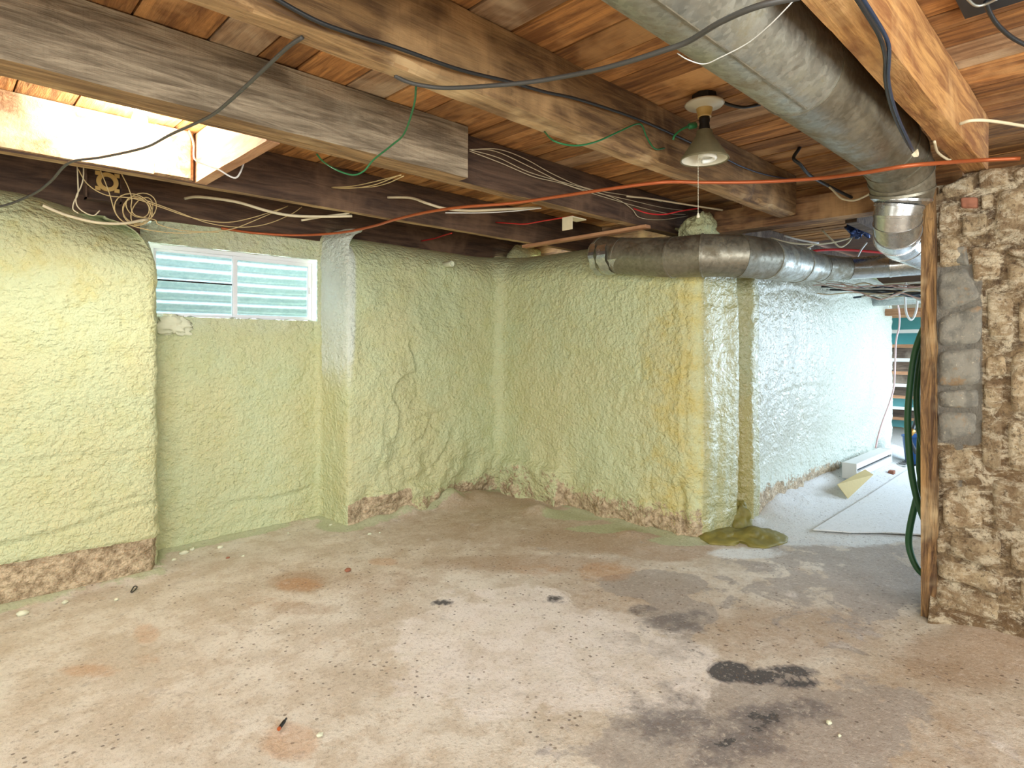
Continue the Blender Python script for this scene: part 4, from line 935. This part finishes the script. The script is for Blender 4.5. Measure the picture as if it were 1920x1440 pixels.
# ================================================================== PASSAGE
mb = MB(); poly = [(4.50,1.56),(4.62,1.36),(4.78,1.20),(4.90,1.02),(5.05,.70),(5.10,.2),(5.2,-.6),(9.3,-.6),(9.3,1.60),(7.2,1.62),(5.8,1.58)]
n = len(poly); v = [(x,y,.006) for x,y in poly]+[(x,y,.014) for x,y in poly]
mb.add(v, [tuple(range(n-1,-1,-1)), tuple(range(n,2*n))]+[(i,(i+1)%n,n+(i+1)%n,n+i) for i in range(n)])
o = mb.build('floor_membrane', M['membrane']); tag(o, 'white textured membrane sheet laid on the passage floor', 'floor covering')
ht = empty('baseboard_heater', (6.7,1.86,.05), 'white baseboard heater mounted low on the foamed passage wall', 'heater')
hx0, hx1, hy0, hy1, hz0, hz1 = 6.12, 7.30, 1.75, 1.87, .085, .225
MB().box((hx0+.02,hy0,hz0),(hx1-.02,hy1,hz0+.062)).build('front_panel', M['white'], ht, bevel=.003)
MB().box((hx0+.02,hy0+.02,hz0+.062),(hx1-.02,hy1,hz0+.092)).build('heat_slot', M['darkbox'], ht)
MB().box((hx0+.02,hy0,hz0+.088),(hx1-.02,hy1,hz1)).build('top_cover', M['white'], ht, bevel=.003)
for xx in (hx0, hx1-.02): MB().box((xx,hy0-.004,hz0-.003),(xx+.02,hy1,hz1+.003)).build('end_cap', M['white'], ht, bevel=.003)
v = [aY(1570,908,1.72), aY(1590,935,1.66), aY(1638,890,1.64), aY(1622,880,1.72)]
MB().add(v, [(0,1,2,3)]).build('cardboard_sheet', M['cardboard']); o = bpy.data.objects['cardboard_sheet']; o.modifiers.new('s','SOLIDIFY').thickness = .004
tag(o, 'tan cardboard scrap leaning under the baseboard heater', 'cardboard')
wire('pink_cord', PY([(1678,545,1.80),(1681,562,1.80),(1686,585,1.80),(1686,612,1.80),(1680,640,1.80),(1678,690,1.80),(1676,725,1.80),(1668,755,1.80),(1655,790,1.80),(1646,820,1.80),(1642,840,1.80)]), .009, M['pink'], 'pink-white cord hanging from the ceiling wires to the heater', 'cord')
wire('cream_string', PY([(1673,546,1.84),(1670,560,1.84),(1668,577,1.86)]), .006, M['cream'], 'short cream wire hanging at the top edge of the passage wall', 'wire')
wire('white_cable', [aD(1698,530,5.6),aD(1697,560,5.6),aD(1699,585,5.6),aD(1706,599,5.6),aD(1713,595,5.6),aD(1719,575,5.6),aD(1720,545,5.6)], .010, M['white'], 'white cable hanging in a deep loop at the passage end', 'cable')
# tangle of cables under and above the small duct
rr = random.Random(12)
mats = [('white', 'white_cable'), ('cream', 'cream_cable'), ('bluecable', 'blue_cable'), ('pink', 'pink_cord'), ('black', 'black_cable'), ('white', 'white_cable'), ('cream', 'cream_cable')]
for i in range(20):
    mk, nm = mats[i % len(mats)]; y0 = rr.uniform(536, 566); y1 = rr.uniform(534, 556); x0 = rr.uniform(1540, 1640) if i > 5 else rr.uniform(1450, 1560); d0 = rr.uniform(5.2, 6.2)
    if x0 < 1600: y0 = rr.uniform(528, 545)
    L = []
    for k in range(6):
        t = k/5; L.append(aD(x0+(1760-x0)*t, y0+(y1-y0)*t+rr.uniform(-7, 7)+10*math.sin(t*3.1)*rr.uniform(-.3, 1), d0-.9*t))
    wire(nm, L, rr.choice([.005,.007,.009]), M[mk], '%s strand in the cable tangle under the small duct in the passage' % {'white':'white','cream':'cream','bluecable':'blue-black','pink':'pink','black':'black'}[mk], 'cable', 'cable tangle under the small duct, %s' % mk)
for i, (L, mk, lb) in enumerate((([(1410,448),(1440,458),(1470,463),(1500,470),(1520,466)], 'white', 'white cable arching just above the wall duct reducer'), ([(1445,446),(1480,455),(1520,458),(1560,455),(1597,444),(1592,432)], 'cream', 'cream cable sagging under the girder'),
    ([(1425,450),(1450,462),(1478,462),(1500,469),(1525,460)], 'cream', 'second cream cable above the wall duct reducer'), ([(1470,442),(1500,450),(1535,456)], 'white', 'thick white cable under the middle of the girder'),
    ([(1540,430),(1560,450),(1575,463),(1590,455),(1600,440)], 'cream', 'flat cream cable looping down left of the duct elbow'), ([(1505,478),(1530,470),(1570,468),(1610,470),(1668,475)], 'red', 'red cable above the small passage duct'),
    ([(1606,485),(1615,468),(1625,455)], 'white', 'short white cable crossing the red one'))):
    wire(('red' if mk == 'red' else mk)+'_cable', [aD(a, b, 4.75+.05*(i % 3)) for a, b in L], .010 if mk == 'red' else .007, M[mk], lb, 'cable')
lump('foil_insulation', aD(1612,428,4.45), (.10,.06,.06), 71, M['bluefoil'], 'crumpled blue foil insulation beside the duct elbow', 'insulation', 1, None, 22, 1.1, 4)
# beam and pipe over the passage end
bp = wire('vent_pipe', [(7.6,2.1,1.86),(7.6,-1.5,1.86)], .11, M['galv_clean'], 'pale horizontal pipe over the stairs at the passage end', 'pipe', n=24, sub=1)
beam('stair_header', 8.05, 8.15, .3, 2.9, 1.66, 1.74, M['lath'], 'pale header board at the top of the stairs', 'board', axis='Y', seed=41)
# stairs seen from behind
st = empty('stairs', (9.6, 1.9, 0), 'open wooden basement stairs with teal risers at the passage end', 'stairs')
for k in range(9):
    xs_ = 8.62+.27*k; zt_ = 1.70-.185*k
    if zt_ < .05: break
    beam('tread', xs_-.03, xs_+.24, 1.15, 2.85, zt_-.035, zt_, M['stairwood'] if k % 3 else M['lath'], None, axis='Y', seed=50+k, parent=st)
    MB().box((xs_+.215,1.16,zt_-.185),(xs_+.235,2.84,zt_-.036)).build('riser', M['teal'] if k in (0,1,6,8) else M['stairwood'], st)
    MB().box((xs_-.05,1.15,zt_-.045),(xs_-.031,2.85,zt_+.002)).build('nosing', M['white'] if k % 2 else M['lath'], st)
a = Vector((8.45,1.12,1.78)); b_ = Vector((11.0,1.12,.03)); dd = (b_-a).normalized(); up = Vector((-dd.z,0,dd.x))
MB().obox((a+b_)/2, dd*((b_-a).length/2), (0,.022,0), up*.11).build('stringer', M['stairwood'], st)
tub = empty('storage_tub', (7.55,1.35,0), 'blue plastic tub at the foot of the passage behind the green hose', 'tub')
cx_, cy_ = aZ(1722,872,0).x, aZ(1722,872,0).y
MB().lathe([(0,.0),(.12,.0),(.15,.28),(.16,.285),(.16,.30),(.143,.30),(.115,.01),(0,.01)], (cx_,cy_,.022), 28).build('tub_body', M['blue'], tub, smooth=True)
wire('drain_hose', [aD(1724,770,6.55),aD(1717,790,6.55),aD(1711,806,6.5),aD(1706,815,6.5),aD(1708,830,6.5),aD(1718,850,6.5)], .02, M['black'], 'short black drain hose above the blue tub', 'hose')
o = MB().tube([aD(1705,815,6.5),aD(1712,806,6.5)], .032, 10).build('brass_valve', M['brass'], smooth=True); tag(o, 'small brass valve beside the black drain hose', 'valve')
gr = empty('floor_grate', aZ(1692,866,.03), 'small slotted drain grate at the end of the white passage', 'grate')
c = aZ(1690,866,.03); MB().box((c.x-.22,c.y-.10,.022),(c.x+.22,c.y+.10,.030)).build('grate_plate', M['white'], gr)
for k in range(6): MB().box((c.x-.19+k*.07,c.y-.08,.030),(c.x-.165+k*.07,c.y+.08,.034)).build('slot', M['darkbox'], gr)

# garden hose hung behind the post
hs = empty('garden_hose', aX(1715,800,3.8), 'green garden hose hung in loops behind the wooden post', 'hose')
def hx(L): return [aX(a, b, x_) for a, b, x_ in L]
for L in ([(1752,590,3.75),(1734,612,3.76),(1716,660,3.78),(1707,720,3.78),(1702,790,3.78),(1707,870,3.78),(1718,930,3.78),(1733,975,3.78),(1750,1010,3.78)],
          [(1748,620,3.82),(1733,645,3.82),(1724,690,3.82),(1719,740,3.82),(1722,790,3.82),(1730,830,3.82),(1746,880,3.84)],
          [(1734,740,3.86),(1727,800,3.86),(1724,870,3.86),(1726,905,3.85),(1716,945,3.83),(1706,990,3.82),(1704,1020,3.82),(1710,1045,3.81),(1722,1068,3.80),(1742,1086,3.80)]):
    MB().tube(spline(hx(L), 8), .0165, 12).build('hose_loop', M['hose'], hs, smooth=True)
